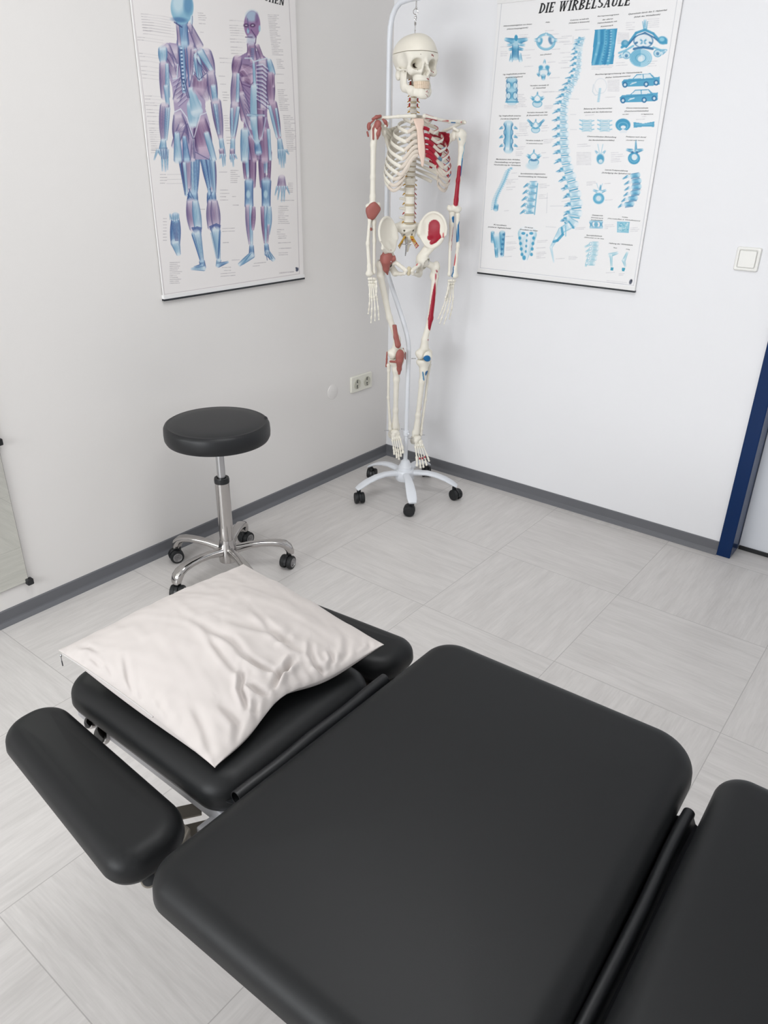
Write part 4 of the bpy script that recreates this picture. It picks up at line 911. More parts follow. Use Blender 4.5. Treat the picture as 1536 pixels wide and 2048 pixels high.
def poster(name, axis, u0, width, zb, height, label, painter, titles, heads, lean):
    """axis 0: on the left wall (runs along y), axis 1: on the right wall (runs along x)"""
    sgn = 1 if axis == 0 else -1
    val = 0.009*sgn
    root = empty(name, (0, u0+width/2, zb) if axis == 0 else (u0+width/2, 0, zb), label, 'poster')
    org = np.array(root.location)
    nu, nv = 500, 690
    U = np.linspace(u0, u0+width, nu); Z = np.linspace(zb, zb+height, nv)
    UU, ZZ = np.meshgrid(U, Z)
    XX = UU+lean*(ZZ-zb)
    W = np.zeros(UU.shape+(3,)); W[..., axis] = val; W[..., 1-axis] = XX; W[..., 2] = ZZ
    A = Art(W, (238, 234, 232) if axis == 0 else (240, 239, 239)); painter(A)
    Vl = (W-org).reshape(-1, 3)
    back = Vl.copy(); 
    idx = np.arange(nu*nv).reshape(nv, nu)
    q = np.stack([idx[:-1, :-1], idx[:-1, 1:], idx[1:, 1:], idx[1:, :-1]], -1).reshape(-1, 4)
    if axis == 0: pass
    me = bpy.data.meshes.new('printed_sheet')
    me.vertices.add(len(Vl)); me.vertices.foreach_set('co', Vl.astype(np.float32).ravel())
    me.loops.add(4*len(q)); me.loops.foreach_set('vertex_index', q.ravel().astype(np.int32))
    me.polygons.add(len(q)); me.polygons.foreach_set('loop_start', np.arange(0, 4*len(q), 4, dtype=np.int32)); me.polygons.foreach_set('loop_total', np.full(len(q), 4, np.int32))
    me.update(); set_paint(me, A.c.reshape(-1, 3)); me.materials.append(M_print)
    o = bpy.data.objects.new('printed_sheet', me); COL.objects.link(o); o.parent = root
    # laminated backing, rails
    def slab(d0, d1, ua, ub, za, zb2, nm, m):
        mb = MB(); 
        def P(u, z, d):
            v = [0, 0, z-org[2]]; v[axis] = d*sgn-org[axis]; v[1-axis] = u+lean*(z-zb)-org[1-axis]; return v
        V = [P(ua, za, d0), P(ub, za, d0), P(ub, za, d1), P(ua, za, d1), P(ua, zb2, d0), P(ub, zb2, d0), P(ub, zb2, d1), P(ua, zb2, d1)]
        F = [(3,2,1,0),(4,5,6,7),(0,1,5,4),(1,2,6,5),(2,3,7,6),(3,0,4,7)]
        mb.add(V, F); return mb.build(nm, m, root, smooth=False)
    slab(0.004, 0.0088, u0-.001, u0+width+.001, zb, zb+height, 'backing_sheet', M_paper)
    slab(0.0, 0.0125, u0-.002, u0+width+.002, zb-.001, zb+.012, 'bottom_rail', M_paper)
    slab(0.0, 0.0130, u0-.003, u0+width+.003, zb-.0075, zb-.001, 'rail_edge', M_rail)
    slab(0.0, 0.0125, u0-.002, u0+width+.002, zb+height-.012, zb+height+.004, 'top_rail', M_paper)
    mb = MB()
    for (body, x0, ya, x1, yb, h) in titles:
        V, F, wd = slab_text(body); put_text(mb, V, F, x0, x1, ya, yb, h, axis, val, 0.0004*sgn)
    mb.V = [tuple(np.array(v)-org) for v in mb.V]
    mb.build('title_lettering', M_ink, root, smooth=False)
    mb = MB()
    for (body, x0, ya, x1, yb, h) in heads:
        V, F = text_mesh(body, 0.25, 0.015); put_text(mb, V, F, x0, x1, ya, yb, h*1.35, axis, val, 0.0004*sgn)
    if heads:
        mb.V = [tuple(np.array(v)-org) for v in mb.V]
        mb.build('heading_lettering', M_inkg if axis == 0 else M_ink, root, smooth=False)
    return root

poster('anatomy_poster', 0, -1.2951, 0.70, 0.9667, 0.985, 'poster of two blue and purple muscle figures, back and front view, on the left wall', paint_left,
       [('DIE MUSKULATUR DES MENSCHEN', 262, -66, 570, 12, 18)], [], 0.0)
def H3(body, x0, y0, x1, y1, h=9): return (body, 940+x0/3.491, y0/3.491, 940+x1/3.491, y1/3.491, h/3.491)
Y4 = 1047.3
HEADS = [
 H3('Atlantookzipitalgelenk von hinten', 232, 186, 432, 172), H3('(Hinterhauptsgelenk)', 258, 208, 405, 196),
 H3('Atlas', 526, 160, 558, 158), H3('Columna vertebralis', 700, 146, 830, 134), H3('(Wirbels\u00e4ule in Seitenansicht)', 690, 166, 834, 154),
 H3('Kernspintomogramm', 890, 118, 1040, 104), H3('der oberen', 925, 142, 998, 134), H3('Halswirbels\u00e4ule mit', 890, 166, 1027, 152), H3('R\u00fcckenmark', 912, 190, 1000, 180),
 H3('Querschnitt durch den 5. Halswirbel', 1106, 104, 1376, 74, 11), H3('(Inhalt des Wirbelkanals)', 1145, 124, 1328, 104, 10),
 H3('Axis (Dreher)', 488, 388, 568, 380), H3('Lig. longitudinale posterius', 230, 524, 388, 516), H3('(hinteres L\u00e4ngsband)', 248, 546, 368, 538),
 H3('Vertebra cervicalis III', 420, 602, 550, 598), H3('(3. Halswirbel)', 440, 620, 528, 616),
 H3('Beschleunigungsverletzung der Halswirbels\u00e4ule', 874, 524, 1202, 508), H3('(fr\u00fcher Schleudertrauma)', 945, 546, 1120, 534),
 H3('Belastung der Zwischenwirbel-', 794, 764, 994, 760), H3('scheibe und des Gallertkernes', 796, 788, 992, 784), H3('Discus intervertebralis', 1090, 758, 1244, 758), H3('(Zwischenwirbelscheibe)', 1078, 780, 1246, 778),
 H3('von oben', 1064, 802, 1108, 800, 7), H3('im Sagittalschnitt', 1195, 800, 1280, 800, 7),
 H3('Vertebra thoracalis VIII', 400, 790, 540, 788), H3('(8. Brustwirbel) von oben', 395, 810, 542, 806), H3('Lig. longitudinale anterius', 202, 812, 356, 812), H3('(vorderes L\u00e4ngsband)', 214, 834, 342, 832),
 H3('Chemonukleolyse (Behandlung', 818, 956, 1022, 962), H3('des Bandscheibenvorfalles)', 828, 982, 1008, 984), H3('Prolapsus nach dorsal', 1088, 958, 1230, 962), H3('(Vorfall nach hinten)', 1090, 982, 1215, 984, 7),
 H3('Vertebra lumbalis IV', 390, 984, 512, 986), H3('(4. Lendenwirbel) von oben', 394, 1004, 508, 1006, 7),
 H3('Mechanismus beim Anheben,', 182, Y4+68, 350, Y4+72), H3('Neutralstellung und geringere', 172, Y4+88, 352, Y4+92), H3('Verschm\u00e4lerung der Wirbels\u00e4ule', 168, Y4+106, 354, Y4+112),
 H3('Spondylophyten (degenerative', 352, Y4+168, 526, Y4+172), H3('Knochenneubildung der Wirbels\u00e4ule)', 338, Y4+188, 538, Y4+194),
 H3('Laterale Prolapsausdehnung', 942, Y4+142, 1102, Y4+150), H3('(Sch\u00e4digung des Spinalnervs)', 920, Y4+162, 1120, Y4+170),
 H3('Osteoporose', 852, Y4+458, 928, Y4+462), H3('(Verminderung der', 845, Y4+474, 932, Y4+480, 7), H3('Knochenmasse)', 845, Y4+490, 925, Y4+494, 7),
 H3('Knochenb\u00e4lkchen', 1062, Y4+470, 1102, Y4+474, 7), H3('(Normalaufbau d. Wirbelk\u00f6rpers)', 962, Y4+480, 1188, Y4+498, 7),
 H3('Kreuzbein', 165, Y4+524, 255, Y4+532), H3('(mittlerer Sagittalschnitt)', 126, Y4+540, 285, Y4+552), H3('Os sacrum', 382, Y4+542, 440, Y4+548), H3('(Kreuzbein) von hinten', 348, Y4+558, 472, Y4+568),
 H3('Spondylolisthesis', 812, Y4+598, 922, Y4+606), H3('(Gleitwirbel) von der Seite', 798, Y4+612, 935, Y4+624, 7), H3('Haltung der Wirbels\u00e4ule', 970, Y4+654, 1136, Y4+668), H3('falsch', 1002, Y4+684, 1026, Y4+688, 7), H3('richtig', 1088, Y4+694, 1116, Y4+698, 7),
]
poster('spine_poster', 1, 0.4967, 0.7008, 0.9785, 0.985, 'poster of a blue curved human spine titled DIE WIRBELS\u00c4ULE on the right wall', paint_right,
       [('DIE WIRBELS\u00c4ULE', 1077, 27, 1262, 10.5, 20)], HEADS, 0.006)

# ---------------------------------------------------------------- casters and five-star bases
def caster(parent, x, y, heading, r=0.025, w=0.036, top=0.075, hood=True, hub=M_black, trail=0.012):
    """twin-wheel caster: stem at (x, y); wheels trail towards heading"""
    ch, sh = math.cos(heading), math.sin(heading)
    M = Matrix(((ch, -sh, 0, x), (sh, ch, 0, y), (0, 0, 1, 0), (0, 0, 0, 1)))
    cx = trail
    mb = MB()
    hp = []
    for k in range(11):
        a = math.radians(-10+k*20); hp.append((cx+math.cos(a)*r*1.04, r+math.sin(a)*r*1.04))
    hp += [(cx-r*.9, r*1.0), (cx+r*.9, r*.9)]
    MY = M @ Matrix(((1,0,0,0),(0,0,1,0),(0,1,0,0),(0,0,0,1)))
    mb.prism(hp, -w*.12, w*.12, MY)
    mb.tube([M @ Vector((0, 0, r*1.6)), M @ Vector((0, 0, top))], 0.0065, 12)
    mb.tube([M @ Vector((0, 0, r*1.3)), M @ Vector((0, 0, r*2.3))], 0.0095, 14)
    c = mb.build('caster', M_black, parent)
    for s in (-1, 1):
        prof = [(.002, -w*.2), (r*.86, -w*.2), (r*.97, -w*.15), (r, -w*.06), (r, w*.1), (r*.93, w*.19), (r*.62, w*.215), (r*.58, w*.19), (.002, w*.2)]
        R = M @ Matrix.Translation((cx, s*w*.32, r)) @ Matrix.Rotation(PI/2*s*-1, 4, 'X')
        MB().lathe(prof, (0, 0, 0), 28, R).build('wheel', M_tread, c)
        if hub is not M_black:
            MB().lathe([(r*.66, w*.2), (r*.66, w*.225), (r*.6, w*.225), (r*.58, w*.2)], (0, 0, 0), 28, R).build('hub_ring', hub, c)
    return c

# ---------------------------------------------------------------- stool
SX, SY = 0.309, -1.353
st = empty('rolling_stool', (SX, SY, 0), 'round black padded stool on a chrome five-star base with casters', 'stool')
st.location = (SX, SY, 0)
ZS = 0.600; RS = 0.181; TS = 0.066
prof = [(0.001, ZS-TS), (RS-.02, ZS-TS), (RS-.006, ZS-TS+.004), (RS-.001, ZS-TS+.014), (RS, ZS-TS+.03), (RS-.0015, ZS-.014), (RS-.006, ZS-.005), (RS-.012, ZS-.0015), (RS-.018, ZS-.002), (RS-.024, ZS-.0005), (RS-.06, ZS+.002), (RS-.12, ZS+.003), (0.001, ZS+.003)]
seat = MB().lathe(prof, (0, 0, 0), 72).build('seat', M_leather2, st)
# little snap button near the rim
rr = math.radians(56)
bt = MB().lathe([(.001, 0), (.0075, 0), (.0075, .003), (.005, .006), (.001, .007)], (0, 0, 0), 18, Matrix.Translation((math.cos(rr)*(RS-.013), math.sin(rr)*(RS-.013), ZS-.004)) @ Matrix.Rotation(rr, 4, 'Z') @ Matrix.Rotation(.8, 4, 'Y')).build('button', M_black, seat)
MB().lathe([(.06, ZS-TS-.008), (.06, ZS-TS+.001), (.03, ZS-TS+.001)], (0, 0, 0), 36).build('seat_plate', M_black, st)
MB().lathe([(.0145, .33), (.0145, ZS-TS-.006), (.001, ZS-TS-.006)], (0, 0, 0), 32).build('gas_piston', M_steel, st)
MB().lathe([(.0265, .372), (.0272, .384), (.0255, .391), (.017, .391), (.0152, .385)], (0, 0, 0), 40).build('collar', M_black, st)
MB().lathe([(.0255, .125), (.0255, .373), (.001, .373)], (0, 0, 0), 40).build('column', M_chrome, st)
MB().lathe([(.02, .048), (.034, .056), (.036, .085), (.033, .115), (.0285, .135), (.0262, .145)], (0, 0, 0), 40).build('hub', M_chrome, st)
def star_leg(ang, r0, r1, prof_pts, m, parent, secs):
    """arched leg: prof_pts (radius fraction, height); secs (half width, half height)"""
    c, s = math.cos(ang), math.sin(ang)
    V = []; F = []; n = 16
    for i, ((t, z), (hw, hh)) in enumerate(zip(prof_pts, secs)):
        a = prof_pts[max(i-1, 0)]; b = prof_pts[min(i+1, len(prof_pts)-1)]
        R0 = r0+(r1-r0)*t
        tx, tz = (r1-r0)*(b[0]-a[0]), b[1]-a[1]; L = math.hypot(tx, tz); tx /= L; tz /= L
        for k in range(n):
            q = 2*PI*k/n; u = math.cos(q); v = math.sin(q)
            u = math.copysign(abs(u)**.75, u)*hw; v = math.copysign(abs(v)**.75, v)*hh
            rad = R0-v*tz; zz = z+v*tx
            V.append((c*rad-s*u, s*rad+c*u, zz))
    m_ = len(prof_pts)
    for i in range(m_-1):
        for k in range(n):
            p = i*n+k; q = i*n+(k+1) % n
            F.append((p, q, q+n, p+n))
    F.append(tuple(range(n-1, -1, -1))); F.append(tuple((m_-1)*n+k for k in range(n)))
    return link_mesh('leg', V, F, m, parent)
LP_ = [(0, .098), (.12, .103), (.3, .110), (.5, .112), (.68, .110), (.82, .105), (.91, .097), (.965, .084), (1.0, .068), (1.0, .060)]
LS_ = [(.015, .020), (.0145, .016), (.0145, .013), (.0155, .012), (.017, .012), (.019, .013), (.021, .0145), (.0215, .016), (.0205, .015), (.0185, .014)]
for k in range(5):
    a = math.radians(52+72*k)
    star_leg(a, .02, .232, LP_, M_chrome, st, LS_)
    caster(st, .226*math.cos(a), .226*math.sin(a), [a-2.2, a-.5, a+.9, a+.6, a-.9][k], r=.0265, w=.044, top=.07, hub=M_steel)

# ---------------------------------------------------------------- skeleton stand
BX, BY = 0.382, -0.348
sd = empty('skeleton_stand', (BX, BY, 0), 'white rolling stand with bent pole and five legs carrying the skeleton', 'stand')
PO = (-0.142, 0.012)          # the upper pole is offset behind the skeleton
path = [(0, 0, .13), (0, 0, .40), (0, 0, .62), (0, 0, .68), (-.004, 0, .71), (-.014, .001, .745), (-.034, .003, .79), (-.07, .006, .86), (-.104, .009, .925), (-.124, .0105, .965), (-.135, .0115, 1.0), (-.140, .012, 1.04), (PO[0], PO[1], 1.08), (PO[0], PO[1], 1.4), (PO[0], PO[1], 1.82), (PO[0]+.003, PO[1], 1.86), (PO[0]+.012, PO[1], 1.892), (PO[0]+.028, PO[1]-.001, 1.917), (PO[0]+.052, PO[1]-.004, 1.932), (PO[0]+.09, PO[1]-.007, 1.937), (-.012, -.003, 1.938), (.006, -.006, 1.936)]
MB().tube(path, .0098, 18).build('pole', M_standw, sd)
MB().lathe([(.0125, .29), (.0145, .292), (.0145, .312), (.0125, .314)], (0, 0, 0), 28).cyl((.012, -.006, .303), (.021, -.012, .306), .0045).build('pole_clamp', M_standw, sd)
MB().lathe([(.018, .072), (.04, .074), (.044, .08), (.044, .118), (.04, .124), (.034, .126), (.032, .14), (.026, .146), (.020, .165), (.012, .172)], (0, 0, 0), 44).build('hub', M_standw, sd)
SP = [(0, .106), (.15, .113), (.35, .115), (.55, .108), (.75, .094), (.9, .077), (1.0, .064)]
SS = [(.0165, .014), (.0165, .012), (.0180, .010), (.0205, .0085), (.0225, .0075), (.0225, .007), (.017, .005)]
for k in range(5):
    a = math.radians(27+72*k)
    star_leg(a, .028, .243, SP, M_standw, sd, SS)
    caster(sd, .232*math.cos(a), .232*math.sin(a), [a-.7, a+.5, a-1.0, a+1.4, a-1.8][k], r=.0255, w=.042, top=.066)
hk = MB()
hx, hy = .004, -.006
def ring(mb, c, R, r, ax, n=26, a0=0, a1=2*PI):
    pts = []
    for k in range(n+1):
        q = a0+(a1-a0)*k/n; d = Vector(ax)*math.cos(q)*R+Vector((0, 0, 1))*math.sin(q)*R
        pts.append(Vector(c)+d)
    mb.tube(pts, r, 8, cap=True)

# ---------------------------------------------------------------- skeleton frame of reference
OX, OY = 0.37, -0.36
FA = math.radians(-34)
fv = np.array([math.cos(FA), math.sin(FA), 0]); lv = np.array([-math.sin(FA), math.cos(FA), 0])
O3 = np.array([OX, OY, 0.0])
def K(u, v, yl=0.0):
    d = ray(u, v); s = (yl-(CPOS-O3) @ fv)/(d @ fv); w = CPOS+s*d-O3
    return np.array([w @ lv, yl, w[2]])
def K5(X, Y, yl=0.0): return K(700+X/5.908, Y/5.908, yl)
def K6(X, Y, yl=0.0): return K(700+X/5.908, 220+Y/5.908, yl)
def K7(X, Y, yl=0.0): return K(700+X/5.908, 440+Y/5.908, yl)
def K8(X, Y, yl=0.0): return K(680+X/5.486, 680+Y/5.486, yl)
sk = empty('anatomical_skeleton', (OX, OY, 0), 'life-size white skeleton model with red and blue painted muscle areas on a rolling stand', 'skeleton')
# author coordinates: x = the skeleton's left, y = forward, z up (mirrored, so faces are flipped when linked)
def TL(P):
    P = np.asarray(P, float)
    return P[..., 0:1]*lv+P[..., 1:2]*fv+P[..., 2:3]*np.array([0, 0, 1.0])
H = 0.0022
BONE = (234, 229, 216)
RED = (158, 18, 44); RED2 = (172, 62, 62); BLU = (24, 104, 160); PINKL = (226, 170, 160)
def bone(name, fn, pts, pad, paint=None, h=H, parent=None, base=BONE):
    pts = np.array(pts, float)
    return sdf_mesh(name, fn, pts.min(0)-pad, pts.max(0)+pad, h, M_bone, parent or sk, paint, base, TL)
def painter(*ops):
    """ops: (colour, [points], radius) painted where the bone surface runs inside the tube"""
    def f(P, c):
        for col, pts, r in ops:
            d = d_cap(P, pts[0], pts[0], r) if len(pts) == 1 else np.min([d_cap(P, a, b, r) for a, b in zip(pts[:-1], pts[1:])], axis=0)
            a = np.clip(.5-d/.0016, 0, 1)[:, None]; c = c*(1-a)+np.array(col, float)/255*a
        return c
    return f
def smb(mb, name, m, parent=None):
    mb.V = [tuple(v) for v in TL(np.array(mb.V))]; mb.F = [tuple(reversed(f)) for f in mb.F]
    return mb.build(name, m, parent or sk)

# ---- skull, in its own frame (x left, y forward, z up), turned a little on the neck
SC = K(832, 67, 0.0); SKZ = SC[2]-.0685
SKO = np.array([K(830.5, 120, 0.0)[0], 0.0, SKZ]); SKA = math.radians(-9)
ca, sa = math.cos(SKA), math.sin(SKA)
def sk2l(P):      # skull frame -> author frame
    x, y, z = P[..., 0], P[..., 1], P[..., 2]
    x2 = x+.035*z
    return np.stack([x2*ca-y*sa+SKO[0], x2*sa+y*ca+SKO[1], z+SKO[2]], -1)
def cranium(p):
    ax = np.abs(p[..., 0]); q = np.stack([ax, p[..., 1], p[..., 2]], -1)
    d = d_ell(q, (0, -.014, .0), (.0735, .090, .0685))
    d = smin(d, d_ell(q, (0, .034, .006), (.056, .050, .052)), .03)
    d = smin(d, d_ell(q, (.052, .045, -.010), (.012, .02, .02)), .02)             # temple
    d = smin(d, d_cap(q, (0, .078, -.012), (.044, .068, -.013), .0075, .0065), .012)   # brow
    d = smin(d, d_cap(q, (.048, .064, -.014), (.054, .052, -.042), .006, .0065), .008)  # outer orbit
    d = smin(d, d_ell(q, (0, .052, -.064), (.033, .027, .036)), .018)              # maxilla
    d = smin(d, d_cap(q, (.010, .076, -.022), (.014, .080, -.056), .0052, .0065), .008)  # inner orbit / nose side
    d = smin(d, d_cap(q, (.018, .078, -.055), (.046, .064, -.055), .0068, .0085), .01)   # lower orbit, cheek
    d = smin(d, d_ell(q, (.046, .058, -.056), (.013, .014, .013)), .01)
    d = smin(d, d_cap(q, (.052, .052, -.054), (.067, .012, -.048), .0055, .0042), .006)  # zygomatic arch
    d = smin(d, d_cap(q, (.067, .012, -.048), (.067, -.008, -.044), .0042, .005), .006)
    d = smin(d, d_ell(q, (0, .058, -.081), (.030, .028, .012)), .012)              # alveolar rim
    d = smin(d, d_cap(q, (.0, .085, -.020), (0, .094, -.035), .0055, .0045), .008)  # nasal bone
    d = smin(d, d_ell(q, (.054, -.022, -.062), (.011, .014, .019)), .012)          # mastoid
    d = smin(d, d_ell(q, (0, -.03, -.05), (.045, .05, .02)), .02)                  # skull base
    # hollows
    d = smax(d, -d_ell(q, (.0318, .084, -.0335), (.0192, .040, .0178)), .005)
    d = smax(d, -d_ell(q, (.0255, .058, -.036), (.0095, .028, .0095)), .006)
    nose = smin(d_ell(q, (.0055, .088, -.059), (.0085, .026, .0095)), d_ell(q, (0, .092, -.049), (.0068, .026, .0135)), .006)
    d = smax(d, -nose, .003)
    d = smax(d, -d_ell(q, (.074, .030, -.026), (.014, .028, .026)), .012)          # temporal hollow
    d = smax(d, -d_ell(q, (.050, .030, -.076), (.016, .026, .024)), .01)           # below the arch
    d = smin(d, d_cap(q, (0, .070, -.066), (0, .082, -.058), .0014), .003)         # septum
    return d
ZCUT = lambda p: p[..., 2]-(.0045+.03*(p[..., 1]))
def spaint(P, c):
    rd = np.array((150, 30, 44))/255.
    for cx, cy, cz, r in ((.022, .082, -.004, .0030), (.028, .081, -.006, .0022), (.026, .082, -.0535, .0026), (.021, .084, -.0525, .0022), (.035, .076, -.056, .0022), (.030, .074, -.066, .002), (.026, .076, -.070, .002), (.0235, .077, -.074, .0018), (.012, .082, -.079, .003), (.007, .085, -.078, .002), (.016, .08, -.080, .002)):
        d = np.linalg.norm(P-np.array([cx, cy, cz]), axis=-1)
        # nearest surface spot: paint within a loose ball
        a = (np.hypot(P[:, 0]-cx, P[:, 2]-cz) < r) & (P[:, 1] > .035)
        c[a] = rd
    for s in (-1, 1):
        for cx, cz in ((.030, -.053), (.024, -.004)):
            a = (np.hypot(P[:, 0]-s*cx, P[:, 2]-cz) < .0012) & (P[:, 1] > .05); c[a] = np.array((70, 60, 50))/255.
    a = (P[:, 1] < .062) & (P[:, 1] > .02) & (np.hypot((P[:, 2]+.036)/.0085, (np.abs(P[:, 0])-.0225-.25*(P[:, 2]+.036))/.0030) < 1)
    c[a] = np.array((60, 48, 38))/255.
    return c
lo, hi = (-.082, -.112, -.10), (.082, .106, .075)
sdf_mesh('skull', lambda p: np.maximum(cranium(p), ZCUT(p)+.0005), lo, hi, .0019, M_bone, sk, spaint, BONE, lambda P: TL(sk2l(P)))
sdf_mesh('skull_cap', lambda p: np.maximum(cranium(p), -ZCUT(p)+.0007), (-.082, -.112, .0), hi, .0019, M_bone, sk, None, (236, 230, 216), lambda P: TL(sk2l(P)))
def jaw(p):
    q = np.stack([np.abs(p[..., 0]), p[..., 1], p[..., 2]], -1)
    fl = ((1, 0, 0), .55)
    d = d_cap(q, (.052, .002, -.052), (.050, .012, -.098), .013, .018, fl)
    d = smin(d, d_cap(q, (.049, .016, -.104), (.034, .050, -.117), .0155, .0150, ((.85, -.5, 0), .55)), .012)
    d = smin(d, d_cap(q, (.034, .050, -.118), (.012, .075, -.1215), .0150, .0165, ((.5, .85, 0), .55)), .012)
    d = smin(d, d_ell(q, (0, .078, -.130), (.019, .0105, .0125)), .012)
    d = smin(d, d_cap(q, (.047, .026, -.050), (.048, .020, -.085), .004, .008, ((1, 0, 0), .5)), .01)
    return d
def jpaint(P, c):
    rd = np.array((150, 30, 44))/255.
    for cx, cz, r in ((.006, -.119, .0022), (.011, -.117, .0022), (.014, -.122, .0018), (.004, -.128, .0018), (.009, -.131, .002), (.012, -.134, .0018)):
        a = (np.hypot(P[:, 0]-cx, P[:, 2]-cz) < r) & (P[:, 1] > .05); c[a] = rd
    return c
sdf_mesh('jaw', jaw, (-.068, -.02, -.15), (.068, .095, -.035), .0019, M_bone, sk, jpaint, BONE, lambda P: TL(sk2l(P)))
for up in (1, 0):
    mb = MB()
    for k in range(14):
        a = math.radians(-88+176*(k+.5)/14); w_ = .0030 if abs(k-6.5) < 2 else .0034
        R0 = .0285 if up else .0275
        cx, cy = math.sin(a)*R0, .054+math.cos(a)*.030
        z0, z1 = (-.0985, -.087) if up else (-.1095, -.0985)
        M = Matrix.Translation((cx, cy, 0)) @ Matrix.Rotation(-a, 4, 'Z')
        mb.prism(rrect(0, 0, w_, .0036, .0016, 3), z0+.0003, z1, M)
    mb.V = [tuple(v) for v in TL(sk2l(np.array(mb.V)))]; mb.F = [tuple(reversed(f)) for f in mb.F]
    mb.build('upper_teeth' if up else 'lower_teeth', M_teeth, sk)
# hanging hook over the skull
top = TL(sk2l(np.array([0.0, -.012, .068])))
tw = Vector((OX+top[0]-BX, OY+top[1]-BY, top[2]))
hk = MB(); z = tw.z
hk.cyl(tw+Vector((0, 0, -.004)), tw+Vector((0, 0, .012)), .0016, n=10)
for s in (-1, 1): hk.cyl(tw+Vector((s*.0021, 0, .010)), tw+Vector((s*.0021, 0, .028)), .0009, n=8)
hk.ball(tw+Vector((0, 0, .011)), .0027, 10).ball(tw+Vector((0, 0, .028)), .0027, 10)
hk.lathe([(.0032, 0), (.0042, .003), (.0028, .0045), (.0042, .006), (.0032, .010)], tuple(tw+Vector((0, 0, .027))), 16)
ring(hk, tw+Vector((0, 0, .050)), .0042, .0011, (.785, .62, 0))
hk.tube([tw+Vector((-.003, 0, .037)), tw+Vector((-.004, 0, .046)), tw+Vector((0, 0, .058)), tw+Vector((.0045, 0, .054)), tw+Vector((.003, 0, .040))], .0011, 8)
ring(hk, tw+Vector((0, 0, .068)), .0085, .0013, (.785, .62, 0))
hk.cyl(tw+Vector((.002, 0, .077)), tw+Vector((.002, 0, 1.945-z)), .0022, n=12).ball(tw+Vector((.002, 0, .079)), .0038, 12)
hk.build('swivel_hook', M_chrome, sd)

# ---- spine
SPINE = []
def sp(px, py, yl): return K(px, py, yl)
ctrl = [(830, 140, -.022), (829, 165, -.016), (828, 192, -.012), (827, 205, -.010), (826.5, 220, -.020), (828, 232, -.036), (829, 262, -.058), (827, 300, -.062), (823, 340, -.046), (820.5, 372, -.028), (820, 405, -.020), (819.5, 432, -.024), (818, 450, -.036)]
ctrl = np.array([K(*c) for c in ctrl])
cz = ctrl[:, 2]
def spine_at(z): return np.array([np.interp(-z, -cz, ctrl[:, 0]), np.interp(-z, -cz, ctrl[:, 1]), z])
def vertebra(name, z, hh, rx, ry, spin, trans, drop, nerve=None, paint=None, artery=False):
    c = spine_at(z); t = spine_at(z+.005)-spine_at(z-.005); t /= np.linalg.norm(t)
    def W(x, y, zz): return c+np.array([x, y, 0])+t*zz
    mb = MB()
    n = 20; V = []; F = []
    rings = [(.80, -1), (1.0, -.86), (.90, -.35), (.88, 0), (.90, .35), (1.0, .86), (.80, 1)]
    for s, q in rings:
        for k in range(n):
            a = 2*PI*k/n; y = math.sin(a)*ry*s
            if y < 0: y *= .75
            V.append(W(math.cos(a)*rx*s, y, q*hh))
    for i in range(len(rings)-1):
        for k in range(n): F.append((i*n+k, i*n+(k+1) % n, (i+1)*n+(k+1) % n, (i+1)*n+k))
    F.append(tuple(range(n-1, -1, -1))); F.append(tuple(len(V)-n+k for k in range(n)))
    mb.add(V, F)
    for s in (-1, 1):
        mb.tube([W(s*rx*.55, -ry*.6, hh*.3), W(s*rx*.75, -ry*1.3, hh*.2), W(s*trans, -ry*1.5, hh*.3)], [hh*.42, hh*.40, hh*.24], 10)
        mb.tube([W(s*rx*.7, -ry*1.2, -hh*.9), W(s*rx*.62, -ry*1.25, hh*1.1)], [hh*.34, hh*.36], 8)
        mb.tube([W(s*rx*.75, -ry*1.3, hh*.1), W(0, -ry*1.9, -hh*.2)], hh*.36, 8)
    mb.tube([W(0, -ry*1.8, 0), W(0, -ry*1.8-spin*.6, -drop*.6), W(0, -ry*1.8-spin, -drop)], [hh*.42, hh*.34, hh*.3], 8, flat=(1, .6))
    o = smb(mb, name, M_bone)
    col = np.tile(np.array(BONE)/255., (len(o.data.vertices), 1))
    if paint:
        Vv = np.array([v.co[:] for v in o.data.vertices]); xl = Vv @ lv-c[0]
        yl = Vv @ fv-c[1]
        msk = (xl > rx*.72) & (yl > -ry*1.0) if paint == 'side' else (xl > rx*.2) & (np.abs(Vv[:, 2]-z) > hh*.3) & (yl > 0)
        col[msk] = np.array((150, 46, 50))/255.
    set_paint(o.data, col)
    return o, W
def nerve(W, rx, ry, z, side, m=None, L=.012):
    mb = MB(); s = side
    mb.tube([W(s*rx*.7, -ry*.5, z), W(s*(rx+.004), -ry*.4, z-.001), W(s*(rx+L), ry*.1, z-.006)], [.0024, .0026, .0014], 8)
    smb(mb, 'nerve', m or M_nerve)
def disc(z, hh, rx, ry):
    c = spine_at(z); V = []; F = []; n = 20; mb = MB()
    t = spine_at(z+.005)-spine_at(z-.005); t /= np.linalg.norm(t)
    for s, q in ((.90, -1), (.99, 0), (.90, 1)):
        for k in range(n):
            a = 2*PI*k/n; y = math.sin(a)*ry*s
            if y < 0: y *= .75
            V.append(c+np.array([math.cos(a)*rx*s, y, 0])+t*q*hh)
    for i in range(2):
        for k in range(n): F.append((i*n+k, i*n+(k+1) % n, (i+1)*n+(k+1) % n, (i+1)*n+k))
    F.append(tuple(range(n-1, -1, -1))); F.append(tuple(2*n+k for k in range(n)))
    mb.add(V, F); smb(mb, 'disc', M_disc)
zc = np.linspace(K(829, 150, -.018)[2], K(827.5, 227, -.03)[2], 8)     # C1..C7 levels
